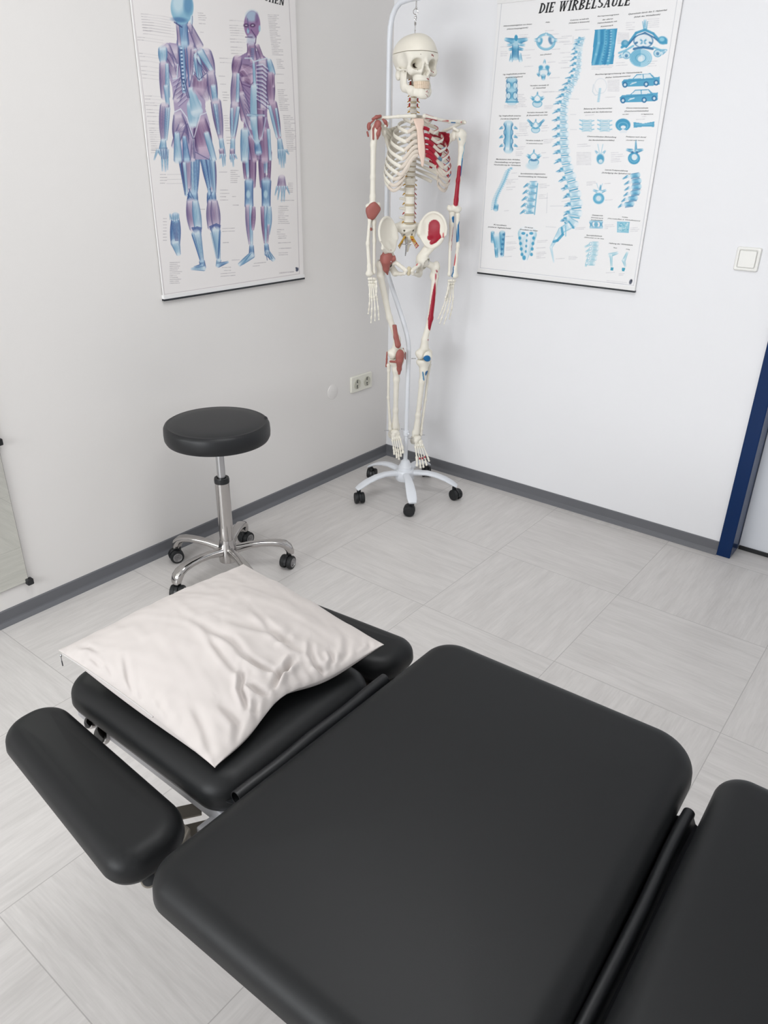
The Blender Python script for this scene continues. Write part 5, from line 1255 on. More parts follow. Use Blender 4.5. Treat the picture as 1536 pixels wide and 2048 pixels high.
for i in range(7):
    z = (zc[i]+zc[i+1])/2; hh = (zc[i]-zc[i+1])*.36
    o, W = vertebra('cervical_vertebra', z, hh, .0118+.0006*i, .0095, .012+.002*i, .020, .006)
    disc(zc[i+1], (zc[0]-zc[7])/7*.14, .0125, .0098)
    for s in (-1, 1):
        nerve(W, .0125, .01, -.003, s, L=.012)
        if 0 < i < 6: mb = MB(); mb.tube([W(s*.0158, .0, -.006), W(s*.0158, .0, .006)], .0030, 8); smb(mb, 'vertebral_artery', M_artery)
zt = np.linspace(zc[-1], K(821.3, 354, -.037)[2], 13)
for i in range(12):
    z = (zt[i]+zt[i+1])/2; hh = (zt[i]-zt[i+1])*.40
    o, W = vertebra('thoracic_vertebra', z, hh, .0135+.0004*i, .0125, .026, .026-.0006*i, .022-.001*i)
    disc(zt[i+1], (zt[0]-zt[12])/12*.09, .0145+.0004*i, .0125)
    if i > 3: nerve(W, .015, .012, -.006, -1, L=.011)
zl = [K(821.3, 354, -.037)[2]]+[K(820, y, -.024)[2] for y in (372.5, 390.5, 409.8, 429.3, 447)]
for i in range(5):
    z = (zl[i]+zl[i+1])/2; hh = (zl[i]-zl[i+1])*.42
    o, W = vertebra('lumbar_vertebra', z, hh, .0205+.0007*i, .0165, .022, .036, .006, paint='side' if i > 0 else None)
    disc(zl[i+1], .0032, .0205+.0007*i, .0165)
    nerve(W, .021, .014, -hh*.75, -1, M_artery if i == 3 else None, .010); nerve(W, .021, .014, -hh*.75, 1, M_artery if i in (1, 2, 3) else None, .006)

# ---- rib cage
ST_TOP = K(837, 236, .045); ST_MID = K(841, 262, .062); ST_END = K(845, 334, .088)
def stern(q):      # q 0..1 down the sternum
    return ST_TOP+(ST_END-ST_TOP)*q+np.array([0, .010*math.sin(PI*q), 0])
mb = MB()
sw_ = [(0, .024), (.05, .026), (.13, .024), (.22, .017), (.28, .0175), (.45, .0185), (.62, .020), (.75, .018), (.82, .010), (.9, .008), (1.0, .005)]
V = []; F = []; n = 16
for q, w_ in sw_:
    c = stern(q)
    for k in range(n):
        a = 2*PI*k/n; x = math.cos(a); y = math.sin(a)
        V.append(c+np.array([math.copysign(abs(x)**.6, x)*w_*.8, math.copysign(abs(y)**.8, y)*.0052, 0]))
for i in range(len(sw_)-1):
    for k in range(n): F.append((i*n+k, i*n+(k+1) % n, (i+1)*n+(k+1) % n, (i+1)*n+k))
F.append(tuple(range(n-1, -1, -1))); F.append(tuple(len(V)-n+k for k in range(n)))
mb.add(V, F); so_ = smb(mb, 'sternum', M_bone)
sb = so_.modifiers.new('sub', 'SUBSURF'); sb.levels = 1; sb.render_levels = 2
Vv = np.array([v.co[:] for v in so_.data.vertices]); col = np.tile(np.array((232, 206, 190))/255., (len(Vv), 1))
xs = Vv @ lv; zs = Vv[:, 2]; cxs = np.interp(-zs, [-ST_TOP[2], -ST_END[2]], [ST_TOP[0], ST_END[0]])
col[(xs-cxs > .0095) & (zs < ST_TOP[2]-.028)] = np.array((160, 20, 44))/255.
set_paint(so_.data, col)

RIBX = .018
Wd = [.052, .078, .098, .110, .119, .126, .131, .134, .134, .129, .112, .090]
zf = [.98, .80, .66, .53, .42, .32, .24]      # level of the cartilage on the sternum, as 1-q
def rib_pt(i, ph, side):
    """ph 0 at the spine, 1 at the front end of the cartilage line (sternum)"""
    z0 = (zt[i]+zt[i+1])/2+.004; s0 = spine_at(z0)
    yb = s0[1]-.018
    qf = 1-zf[i] if i < 7 else .80+.075*(i-7)
    fr = stern(min(qf, 1.0)); cx = s0[0]*(1-ph)+fr[0]*ph+RIBX*math.sin(PI*ph)*.6
    yfr = fr[1]-.003 if i < 7 else fr[1]-.010-.012*(i-7)
    D = (yfr-yb)/2+.014*(1-ph); yc = (yfr+yb)/2-.010*(1-ph)
    a = PI*ph
    x = Wd[i]*(math.sin(a)**.85 if a > 0 else 0)
    x += .016*(1-ph)*math.exp(-ph*9)+(.016 if i < 7 else .03)*math.exp(-(1-ph)*9)
    y = yc-D*math.cos(a)*(1.0 if ph > .08 else .82+.18*ph/.08)
    drop = [.026, .042, .056, .068, .079, .088, .096, .105, .110, .110, .092, .074][i]
    e = z0-drop*min(1, ph/.80)**1.05
    zz = e
    if i < 7:
        zfr = fr[2]
        if ph > .78: t = (ph-.78)/.22; zz = e+(zfr-e)*(t*t*(3-2*t))
    else:
        zfr = ST_END[2]+.018-.012*(i-7)
        if ph > .70: t = (ph-.70)/.30; zz = e+(zfr-e)*(t**1.3)
    return np.array([cx+side*x, y, zz])
REND = [.80, .82, .83, .82, .81, .79, .76, .72, .67, .62, .48, .34]
for i in range(12):
    for side in (-1, 1):
        n = 40; ph = np.linspace(.015, REND[i], n)
        pts = [rib_pt(i, q, side) for q in ph]
        ctr = np.mean([rib_pt(i, q, side)*[0, 1, 0]+[spine_at(zt[6])[0], 0, 0] for q in ph], axis=0)
        def up(k, pts=pts):
            p = pts[k]; return Vector((0, 0, 1)) if i > 0 else Vector((side*.5, .2, .8))
        wv = .0066 if i else .0078
        rad = [wv*(.62+.38*min(1, q/.2)) for q in ph]; rad[-1] *= .9
        mb = MB().tube([Vector(p) for p in pts], rad, 12, flat=(1.0, .42), up=up)
        o = smb(mb, 'rib', M_bone)
        Vv = np.array([v.co[:] for v in o.data.vertices]); col = np.tile(np.array(BONE)/255., (len(Vv), 1))
        if side > 0:
            xl = Vv @ lv; yl = Vv @ fv; tt = np.repeat(np.linspace(0, 1, n), 12)[:len(Vv)]
            kk = np.arange(len(Vv)) % 12
            edge = (kk <= 1) | (kk == 11)
            if i < 9: col[(edge) & (tt > .45)] = np.array((176, 62, 70))/255.
            if 2 <= i <= 8:
                col[(tt > .50+.03*i-.1) & (tt < .60+.03*i-.1)] = np.array((168, 40, 58))/255.
            if i in (3, 5, 7): col[(tt > .84) & (tt < .94) & edge] = np.array(BLU)/255.
        set_paint(o.data, col)
        if i < 10:
            m_ = 18; last = 1.0 if i < 7 else .93-.03*(i-7)
            cp_ = []
            for q in np.linspace(REND[i]-.012, last, m_): cp_.append(rib_pt(i, q, side))
            if i >= 7:      # joins the cartilage above
                j = rib_pt(i-1, .90-.02*(i-7), side); cp_[-1] = j*.9+cp_[-1]*.1; cp_[-2] = cp_[-2]*.6+j*.4
            mb = MB().tube([Vector(p) for p in cp_], [.0064]*m_, 12, flat=(1.0, .5), up=lambda k: Vector((0, 0, 1)))
            o = smb(mb, 'costal_cartilage', M_bone)
            Vv = np.array([v.co[:] for v in o.data.vertices]); col = np.tile(np.array((218, 206, 192))/255., (len(Vv), 1))
            if side > 0:
                tt = np.repeat(np.linspace(0, 1, m_), 12)[:len(Vv)]
                if i in (1, 2, 3, 4, 5, 6): col[tt > .52] = np.array((160, 20, 44))/255.
                if i == 4: col[tt < .25] = np.array((110, 140, 160))/255.
            set_paint(o.data, col)

# ---- shoulder girdle and arms
def shell(p, C, R, t, ell): return smax(np.abs(np.linalg.norm(p-_v(C), axis=-1)-R)-t, ell, .003)
# clavicles
a = K(829, 232, .048); b = K(797, 233, .036); c_ = K(775, 235, .012); d_ = K(760, 236, -.004)
bone('clavicle', lambda p: d_path(p, [a, b, c_, d_], [.0078, .0055, .0052, .0068], .006), [a, d_, b], .02)
a2 = K(849, 232, .048); b2 = K(872, 238, .040); c2_ = K(898, 243, .014); d2 = K(921, 243.5, -.004)
bone('clavicle', lambda p: d_path(p, [a2, b2, c2_, d2], [.0078, .0055, .0052, .0068], .006), [a2, d2, b2], .02,
     painter((RED, [K(852, 238, .05), K(874, 242.5, .044)], .0042), ((178, 60, 66), [K(852, 229, .05), K(866, 232.5, .044)], .0026), (RED2, [K(884, 241, .03), K(896, 242, .02)], .003), (BLU, [K(902, 245, .014), K(910, 246, .01)], .003), (RED2, [K(912, 244, 0), K(922, 244, 0)], .0034)))
# shoulder blades, behind the ribs
def scapula(s, gl, acr, paint=None):
    inn = np.array([gl[0]-s*.082, -.082, gl[2]+.02]); low = np.array([gl[0]-s*.062, -.088, gl[2]-.115])
    cen = (gl+inn+low)/3
    nrm = np.cross(inn-gl, low-gl); nrm /= np.linalg.norm(nrm)
    def fn(p):
        # thin triangular plate
        q = p-gl; e1 = (inn-gl); e2 = (low-gl)
        dpl = np.abs((p-gl) @ nrm)-.0016
        dd = dpl
        for A_, B_, Cc in ((gl, inn, low), (inn, low, gl), (low, gl, inn)):
            ed = B_-A_; m_ = np.cross(ed, nrm); m_ /= np.linalg.norm(m_)
            if (Cc-A_) @ m_ > 0: m_ = -m_
            dd = np.maximum(dd, (p-A_) @ m_-.004)
        d = dd
        d = smin(d, d_cap(p, gl, low, .006, .005), .006); d = smin(d, d_cap(p, inn, low, .003), .006)
        d = smin(d, d_ell(p, gl, (.009, .013, .019)), .008)
        sp0 = inn+(low-inn)*.25
        d = smin(d, d_path(p, [sp0+[0, -.012, 0], (sp0+acr)/2+[0, -.022, .0], acr+[0, -.012, .002], acr], [.003, .0055, .006, .0062], .008), .006)
        d = smin(d, d_path(p, [gl+[0, 0, .014], gl+[-s*.008, .016, .024], gl+[s*.004, .028, .016]], [.006, .005, .0052], .006), .006)
        return d
    bone('shoulder_blade', fn, [gl, inn, low, acr, gl+[0, .03, .03]], .03, paint, h=.0025)
RG = K(768, 262, -.012); RA = K(753, 238, -.008)
LG = K(908, 271, -.012); LA = K(930, 245, -.008)
scapula(-1, RG, RA); 
scapula(1, LG, LA, lambda P, c: np.where(((P[:, 1] > -.094) & (P[:, 2] < LG[2]+.012) & (P[:, 0] < LG[0]-.014) & (P[:, 0] > LG[0]-.078))[:, None], np.array(RED)/255., c))

def humerus(hd, sh, el, s, paint=None):
    """hd head centre, sh upper shaft, el elbow centre"""
    def fn(p):
        d = d_ell(p, hd, (.0205, .0215, .0215))
        d = smin(d, d_cap(p, hd+[s*.010, .006, -.004], hd+[s*.008, .004, -.024], .0135, .012), .010)
        d = smin(d, d_path(p, [hd+[s*.006, 0, -.020], sh, sh*.5+el*.5, el*.82+sh*.18, el+[0, 0, .010]], [.0135, .0108, .0095, .0105, .0125], .008), .010)
        d = smin(d, d_cap(p, el+[-.018, 0, .006], el+[.018, 0, .006], .0105, .0105), .010)
        d = smin(d, d_ell(p, el+[-s*.025, -.004, .010], (.009, .009, .011)), .008)
        d = smin(d, d_ell(p, el+[s*.010, .004, .0], (.011, .012, .010)), .006)
        return d
    bone('humerus', fn, [hd, sh, el], .042, paint)
def forearm(el, wr, s, paints=(None, None), spread=.011):
    ru = el+[s*.012, .003, -.016]; rw = wr+[s*spread, .004, .004]
    uu = el+[-s*.008, -.010, -.006]; uw = wr+[-s*spread, -.003, .008]
    m = (ru+rw)/2+np.array([s*.007, 0, 0]); m2 = (uu+uw)/2+np.array([-s*.002, 0, 0])
    bone('radius', lambda p: smin(d_path(p, [ru, ru+(rw-ru)*.12, m, rw+(ru-rw)*.12, rw], [.0098, .0062, .0068, .0078, .0122], .008), d_cap(p, rw+[-.006, 0, 0], rw+[.008, 0, 0], .008), .006), [ru, rw], .022, paints[0])
    bone('ulna', lambda p: smin(d_path(p, [uu+[0, 0, .014], uu, uu+(uw-uu)*.2, m2, uw], [.0100, .0115, .0085, .0062, .0062], .008), d_ell(p, uw, (.0075, .0075, .008)), .006), [uu, uw], .026, paints[1])
RH = K(752, 258, .002); RS_ = K(746.5, 290, .004); RE = K(745, 416, .008); RW = K(743, 549, .03)
humerus(RH, RS_, RE, -1); forearm(RE, RW, -1)
LH = K(920.5, 269, .002); LS2 = K(922.5, 300, .004); LE = K(910, 421, .008); LW = K(904, 553, .03)
P_h = painter((RED, [K(918.5, 336, .018), K(914.5, 375, .018), K(912, 407, .018)], .0105), (PINKL, [K(921, 345, .0), K(919, 400, 0)], .004),
              (BLU, [K(923.5, 318, .01), K(922.5, 350, .012)], .0052), (BLU, [K(916.5, 273, .022), K(919, 280, .018)], .0042), (BLU, [K(935, 268, .01), K(934, 274, .01)], .006),
              ((110, 176, 208), [K(918.5, 285, .016), K(918, 318, .016)], .0022), ((110, 176, 208), [K(930, 285, .012), K(924, 320, .014)], .0022), ((200, 90, 92), [K(897, 417, .02), K(896, 426, .02)], .006))
humerus(LH, LS2, LE, 1, P_h)
forearm(LE, LW, 1, (painter((BLU, [K(916.5, 445, .014), K(915, 482, .02)], .0075), ((196, 60, 70), [K(910, 505, .03), K(908.5, 530, .03)], .0045), (BLU, [K(907, 535, .03), K(905, 552, .035)], .0055), (BLU, [K(913, 498, .02), K(914, 505, .02)], .005)),
                    painter((BLU, [K(907, 436, .012), K(908, 442, .012)], .007), (RED, [K(909.5, 445, .012), K(911, 440, .012)], .0032), ((168, 28, 48), [K(905.5, 455, .006), K(903.5, 480, .012), K(903, 500, .016)], .0055), ((206, 120, 112), [K(900, 510, .02), K(899, 538, .026)], .003))))

def hand(wr, tips, s, yd, name='hand', curl=.012):
    """wr wrist centre, tips of five fingers (thumb first)"""
    base = wr+np.array([0, 0, -.012])
    cent = np.mean(tips, axis=0); ax = cent-wr; L = np.linalg.norm(ax); ax /= L
    car = [wr+ax*.012+np.array([dx, dy, dz]) for dx, dy, dz in ((-.012, .002, 0), (-.003, .004, .001), (.007, .002, 0), (.014, 0, -.002), (-.010, .0, -.012), (-.001, .003, -.012), (.009, 0, -.013))]
    root = bone(name, lambda p: min_all([d_ell(p, c, (.0062, .0065, .0062)) for c in car]), car, .012, h=.0016)
    mc = []
    for k, t in enumerate(tips):
        b = wr+ax*.030+np.array([(k-2.2)*.0065*(-s)*-1, .003 if k == 0 else 0, .004 if k == 0 else 0])
        if k == 0: b = wr+ax*.020+np.array([s*-.014, .010, 0])
        segs = [0, .38, .66, .86, 1.0] if k else [0, .36, .70, 1.0]
        pts = []
        for q in segs:
            p = b+(t-b)*q; p = p+np.array([0, curl*math.sin(PI*q)*(1.2 if k else .5), 0]); pts.append(p)
        rr = [.0052, .0042, .0038, .0032, .0026]
        def fn(p, pts=pts, rr=rr):
            d = None
            for j in range(len(pts)-1):
                A_, B_ = pts[j], pts[j+1]; A2 = A_+(B_-A_)*.05; B2 = B_-(B_-A_)*.05; r = rr[j]
                e = smin(d_cap(p, A2, B2, r*.62), np.minimum(d_ell(p, A2+(B2-A2)*.06, (r, r, r)), d_ell(p, B2-(B2-A2)*.06, (r*.92, r*.92, r*.92))), .004)
                d = e if d is None else np.minimum(d, e)
            return d
        bone('thumb' if k == 0 else 'finger', fn, pts, .01, h=.0014, parent=root)
    return root
def min_all(L):
    d = L[0]
    for e in L[1:]: d = np.minimum(d, e)
    return d
hand(RW+np.array([0, .003, -.004]), [K(752, 592, .075), K(758, 640, .055), K(750, 642, .06), K(742, 646, .05), K(736.5, 628, .04)], -1, .03)
hand(LW+np.array([0, .003, -.004]), [K(891, 596, .075), K(876, 638, .06), K(879, 648, .066), K(888, 648.5, .06), K(899, 638, .045)], 1, .03)

# ---- pelvis
PC = K(818, 520, .0)
def hipbone(s, hipc, crest, asis, pub, isch, paint=None):
    cen = (crest+asis)/2+np.array([-s*.014, -.012, -.008])
    nrm = np.array([-s*.55, .80, .22]); nrm /= np.linalg.norm(nrm)
    C = cen+nrm*.135
    R_ = .135
    e3 = np.array([0, 0, 1.0])-nrm*nrm[2]; e3 /= np.linalg.norm(e3); e1 = np.cross(e3, nrm)
    B = np.stack([e1, e3, nrm], 1)
    def fn(p):
        d = shell(p, C, R_, .0026, d_ell(p, cen, (.056, .072, .05), B))
        rim = np.abs(d_ell(p, cen, (.056, .072, .05), B)); sph = np.abs(np.linalg.norm(p-C, axis=-1)-R_)
        up_ = (p-cen) @ e3 > -.02
        d = smin(d, np.where(up_, np.hypot(rim, sph)-.0052, 1), .004)
        ring_ = smax(d_ell(p, hipc, (.030, .030, .030)), -d_ell(p, hipc+[s*.006, .006, -.004], (.0235, .0235, .0235)), .004)
        d = smin(d, d_cap(p, cen+[-s*.006, 0, -.040], hipc+[-s*.006, -.006, .016], .013, .020), .016)
        d = smin(d, d_cap(p, asis, hipc+[0, .006, .018], .0062, .0095), .012)
        d = smin(d, d_cap(p, cen+[-s*.046, -.030, -.012], cen+[-s*.012, -.012, -.05], .014, .013), .014)
        d = smin(d, d_ell(p, cen+[-s*.044, -.028, .006], (.012, .012, .026)), .014)
        d = np.minimum(d, ring_) if False else smin(d, ring_, .006)
        d = smin(d, d_path(p, [hipc+[-s*.014, .010, .0], (hipc+pub)/2+[0, .010, .006], pub], [.0115, .0072, .0090], .006), .008)
        d = smin(d, d_path(p, [hipc+[-s*.006, -.012, -.012], isch], [.0135, .0135], .006), .01)
        d = smin(d, d_path(p, [isch, (isch+pub)/2+[0, .006, -.008], pub+[s*.004, -.002, -.012]], [.012, .0062, .0068], .006), .006)
        return d
    bone('hip_bone', fn, [cen+[.07, .06, .075], cen-[.07, .06, .075], hipc, pub, isch, asis], .022, paint, h=.0026)
RHC = K(777, 521, .004); LHC = K(846, 524, .004)
RPU = K(812, 541, .052); LPU = K(824, 541.5, .052)
hipbone(-1, RHC, K(768, 440, -.01), K(765, 497, .062), RPU, K(790, 546, -.012))
hipbone(1, LHC, K(868, 438, -.01), K(884, 478, .062), LPU, K(838, 548, -.012),
        painter((RED, [K(868, 452, .02), K(868, 470, .02), K(874, 480, .03)], .024), (RED, [K(864, 486, .03), K(880, 483, .045)], .010), (RED, [K(862, 476, .015)], .016),
                ((206, 120, 120), [K(880, 442, .0), K(888, 462, .04), K(886, 478, .06)], .0042), (RED, [K(839, 444, -.03), K(845, 441, -.03)], .006), (RED2, [K(858, 436.5, 0), K(872, 437, 0)], .003),
                (RED, [K(836, 523, .04), K(843, 513, .03)], .0055), ((196, 60, 70), [K(833, 530, .045), K(836, 524, .04)], .003), (BLU, [K(825, 530, .06)], .0045)))
scp = [spine_at(zl[5])+[0, -.002, -.004], K(817, 466, -.056), K(816.5, 486, -.072), K(815, 502, -.070)]
def sacrum(p):
    fl = ((0, .9, .3), .45)
    d = d_cap(p, scp[0]+[-.016, -.004, -.006], scp[0]+[.016, -.004, -.006], .017, None, ((0, 0, 1), .7))
    d = smin(d, d_cap(p, scp[0]+[-.046, -.018, -.012], scp[0]+[.046, -.018, -.012], .0155), .016)
    d = smin(d, d_cap(p, scp[0]+[0, -.012, -.016], scp[1], .040, .030, fl), .014)
    d = smin(d, d_cap(p, scp[1], scp[2], .030, .014, fl), .01)
    d = smin(d, d_cap(p, scp[2], scp[3], .010, .005, fl), .006)
    for k, z_ in enumerate((-.018, -.034, -.048)):
        for s in (-1, 1): d = smax(d, -d_ell(p, scp[0]+[s*(.020-.003*k), -.004-.014*k, z_-.006], (.0045, .03, .004)), .002)
    return d
bone('sacrum', sacrum, [scp[0]+[.05, 0, .01], scp[0]-[.05, 0, .0], scp[3]], .025)
bone('pubic_symphysis', lambda p: d_cap(p, (RPU+LPU)/2+[0, .0, .008], (RPU+LPU)/2+[0, -.004, -.012], .0085), [RPU, LPU], .02, base=(212, 200, 170))
# sacral nerves and a steel rod with its cross piece at the tail bone
for s in (-1, 1):
    for k in range(6):
        mb = MB(); q0 = K(815+s*(4+k*1.2), 474+k*1.6, -.045); 
        pts = [q0, q0+[s*.008, .012, .004-k*.001], q0+[s*(.016+.001*k), .014, -.010-k*.0015], q0+[s*(.013), .006, -.020-k*.0015]]
        mb.tube([Vector(p) for p in pts], [.0028, .003, .0026, .0018], 8)
        smb(mb, 'nerve', M_artery if (s == 1 and k in (3, 5)) else M_nerve)
mb = MB(); cc = K(813, 489, -.035)
mb.tube([Vector(K(813.5, 474, -.04)), Vector(K(812.5, 498, -.035)), Vector(K(810.5, 512, -.035))], [.0042, .0042, .0018], 10)
mb.tube([Vector(K(802, 488, -.03)), Vector(cc), Vector(K(824, 486, -.03))], [.0016, .002, .0016], 8)
mb.ball(cc+[0, .004, 0], .0042, 10)
smb(mb, 'steel_rod', M_steel)

# ---- legs
def femur(hc, tro, kn, s, paint=None):
    sh = tro+[-s*.004, 0, -.045]
    def fn(p):
        d = d_ell(p, hc, (.0215, .0215, .0215))
        d = smin(d, d_cap(p, hc, tro+[-s*.008, 0, -.004], .0125, .0145), .008)
        d = smin(d, d_ell(p, tro, (.0135, .017, .020)), .01)
        d = smin(d, d_path(p, [tro+[-s*.006, 0, -.012], sh, (sh+kn)/2+[0, .010, 0], kn+[0, .002, .075], kn+[0, 0, .038]], [.0165, .0138, .0118, .0135, .020], .01), .012)
        d = smin(d, d_ell(p, sh+[-s*.012, -.008, .006], (.009, .010, .013)), .01)
        for q in (-1, 1): d = smin(d, d_ell(p, kn+[q*.0165, -.006, .010], (.0165, .027, .021)), .012)
        d = smin(d, d_cap(p, kn+[-.027, -.004, .018], kn+[.027, -.004, .018], .011), .012)
        return d
    bone('femur', fn, [hc, tro, kn], .04, paint, h=.0026)
def shin(kn, an, s, paint=None):
    t0 = kn+[0, 0, -.016]; t1 = an+[-s*.004, 0, .010]
    bone('tibia', lambda p: smax(smin(smin(d_path(p, [t0+[0, 0, -.004], t0+[0, .002, -.04], t0*.72+t1*.28+[0, .004, 0], t0*.25+t1*.75, t1], [.026, .0165, .0122, .0105, .0165], .012), d_cap(p, t0+[-.018, 0, -.004], t0+[.018, 0, -.004], .016), .012), d_cap(p, t1+[-s*.012, 0, .004], t1+[-s*.015, .002, -.014], .0075, .006), .008), p[..., 2]-(t0[2]+.006), .003), [t0, t1], .04, paint, h=.0026)
    f0 = kn+[s*.031, -.012, -.038]; f1 = an+[s*.019, -.004, -.002]
    bone('fibula', lambda p: d_path(p, [f0, f0+(f1-f0)*.08, (f0+f1)/2+[s*.004, -.004, 0], f1+(f0-f1)*.08, f1], [.0095, .0060, .0055, .0062, .0092], .008), [f0, f1], .02)
    c = kn+[0, .034, .016]
    return c
RT = K(759, 528, -.01); LT = K(873, 532, -.008)
RK = K(793, 713, .012); LK = K(848, 714, .026)
RA_ = K(789, 857, -.006); LA_ = K(834, 869, .008)
femur(RHC, RT, RK, -1)
femur(LHC, LT, LK, 1, painter((RED, [K(873, 550, .02), K(868, 600, .026), K(862, 640, .034), K(862.5, 655, .036)], .0135), (RED, [K(870, 539, .02), K(876, 545, .015)], .0075), (RED, [K(862, 552, .02), K(860.5, 563, .02)], .005), (BLU, [K(854, 552, .01), K(856, 557, .01)], .006),
                             (RED2, [K(859, 672, .04)], .0042), (RED2, [K(863, 672.5, .038)], .0036), (RED, [K(857.5, 680, .042)], .0042)))
rc_ = shin(RK, RA_, -1)
lc_ = shin(LK, LA_, 1, painter((BLU, [K(854.5, 746, .045), K(855, 749, .045)], .010), (BLU, [K(856, 754, .04)], .0032), ((70, 130, 172), [K(845.5, 745, .045), K(848, 760, .04)], .0034), ((190, 92, 84), [K(852, 775, .034), K(849, 795, .03)], .0046), ((172, 52, 56), [K(847, 803, .028), K(844, 820, .024)], .0050)))
bone('patella', lambda p: d_ell(p, lc_+[.004, 0, -.006], (.0205, .009, .022)), [lc_], .035, painter((BLU, [K(854, 719, .07), K(854, 726, .07)], .0175)))
bone('patella', lambda p: d_ell(p, rc_+[.004, 0, -.004], (.0195, .009, .021)), [rc_], .035)

def foot(an, toes, s, paint=None):
    """an ankle centre; toes: tips from the big toe outwards"""
    cent = np.mean(toes, axis=0)
    d0 = (cent-an); d0 /= np.linalg.norm(d0)
    mid = an+(cent-an)*.42
    heel = an+[0, -.045, -.045]
    def fn(p):
        d = d_ell(p, an+[0, .004, -.014], (.0185, .022, .0135))
        d = smin(d, d_ell(p, an+[0, -.022, -.030], (.015, .030, .018)), .006)
        d = smin(d, d_ell(p, heel, (.0145, .016, .018)), .012)
        d = smin(d, d_ell(p, an+(cent-an)*.20+[-s*.010, 0, 0], (.012, .012, .012)), .005)
        d = smin(d, d_ell(p, an+(cent-an)*.22+[s*.010, 0, -.004], (.011, .012, .012)), .005)
        for k in range(4): d = smin(d, d_ell(p, an+(cent-an)*.34+[-s*(.016-.0105*k), 0, -.001*k], (.0062, .010, .0088)), .003)
        return d
    root = bone('foot', fn, [an, heel, mid], .032, paint, h=.002)
    for k, t in enumerate(toes):
        b = an+(cent-an)*.38+np.array([-s*(.019-.0095*k), 0, -.001*k])
        segs = [0, .56, .60, .80, .84, 1.0] if k else [0, .60, .64, 1.0]
        r = (.0062 if k == 0 else .0044)
        pts = [b+(t-b)*q+[0, .006*math.sin(PI*q), 0] for q in segs]
        def fn(p, pts=pts, r=r):
            d = None
            for j in range(0, len(pts)-1, 2):
                A_, B_ = pts[j], pts[j+1]
                e = smin(d_cap(p, A_, B_, r*.62), np.minimum(d_ell(p, A_+(B_-A_)*.05, (r,)*3), d_ell(p, B_-(B_-A_)*.05, (r,)*3)), .005)
                d = e if d is None else np.minimum(d, e)
            return d
        bone('toe', fn, pts, .012, (painter((RED, [pts[1]+np.array([0, .006, .004])], .006)) if (paint and k in (1, 2, 3)) else None), h=.0016, parent=root)
    return root
def T3(px, py, y): return K(px, py, y)
foot(RA_, [K(801, 918, .062), K(797, 921, .064), K(793, 917, .062), K(789.5, 911, .058), K(786, 903, .052)][::1] if False else [K(806, 905, .055), K(802, 912, .06), K(798, 918, .062), K(793.5, 915, .06), K(788.5, 908, .055)], -1)
foot(LA_, [K(834, 931, .082), K(841, 935, .084), K(847, 934, .082), K(853, 930, .078), K(858, 922, .07)], 1, lambda P, c: c)
# pins at knees and ankles
def pin(a, b):
    mb = MB(); mb.tube([Vector(a), Vector(b)], .0014, 8); mb.ball(tuple(a), .0028, 8); smb(mb, 'joint_pin', M_steel)
pin(K(824, 717, .012), K(832, 717, .012)); pin(K(803, 858, 0), K(807, 858, 0)); pin(K(770, 861, -.004), K(777, 861, -.004)); pin(K(840, 870, .01), K(849, 870, .01)); pin(K(818, 877, .01), K(825, 877, .01))
pin(K(857.5, 527, .05), K(857, 521, .03))

# ---- ligaments on the skeleton's right side: shaped skins lying over the joints
def skin(name, poly_px, y0, bul, parent=None, back=.012):
    """outline traced in the frontal plane; thick, domed towards the front"""
    P = [K(u, v, y0) for u, v in poly_px]
    c = np.mean(P, axis=0); n = len(P); V = []; F = []
    rings = [(1.0, -back), (1.03, 0), (1.0, bul*.35), (.82, bul*.75), (.5, bul*.96), (.2, bul*1.02)]
    for s, dy in rings:
        for p in P: V.append(c+(p-c)*s+np.array([0, dy, 0]))
    for i in range(len(rings)-1):
        for k in range(n): F.append((i*n+k, i*n+(k+1) % n, (i+1)*n+(k+1) % n, (i+1)*n+k))
    F.append(tuple(range(n-1, -1, -1))); F.append(tuple(len(V)-n+k for k in range(n)))
    mb = MB(); mb.add(V, F); o = smb(mb, name, M_lig)
    b = o.modifiers.new('sub', 'SUBSURF'); b.levels = 1; b.render_levels = 2
    return o
def cr6(L): return [(700+x/5.908, 220+y/5.908) for x, y in L]
def cr7(L): return [(700+x/5.908, 440+y/5.908) for x, y in L]
def cr8(L): return [(680+x/5.486, 680+y/5.486) for x, y in L]
skin('ligament', cr6([(282, 1068), (325, 1110), (368, 1160), (355, 1195), (318, 1250), (280, 1302), (218, 1302), (200, 1245), (178, 1165), (225, 1120)]), .016, .012)
skin('ligament', cr6([(195, 1385), (262, 1378), (262, 1435), (225, 1425)]), .014, .009)
def lig(name, f, pts, pad, h=.0022):
    pts = np.array(pts, float)
    lo = pts.min(0)-pad; hi = pts.max(0)+pad
    return sdf_mesh(name, f, lo, hi, h, M_lig, sk, None, BONE, TL)
g = K(756, 250, .020)
lig('ligament', lambda p: smin(d_ell(p, K(756, 247, .018), (.013, .012, .012)), d_cap(p, K(754, 255, .02), K(757, 250, .022), .0085), .006), [g], .03)
lig('ligament', lambda p: d_path(p, [K(759, 256, .022), K(756.5, 268, .02), K(755, 278, .016)], [.0085, .0075, .003], .006), [g, K(755, 278, .01)], .03)
lig('ligament', lambda p: d_path(p, [K(751, 248, .018), K(746.5, 258, .020), K(746.5, 278, .018)], [.005, .004, .0038], .004), [g, K(746, 278, .01)], .03)
lig('ligament', lambda p: smin(d_ell(p, K(737.5, 253, .010), (.007, .010, .014)), d_cap(p, K(748, 240, .012), K(739, 248, .012), .0035), .004), [K(737, 253, .01), K(748, 240, .01)], .03)
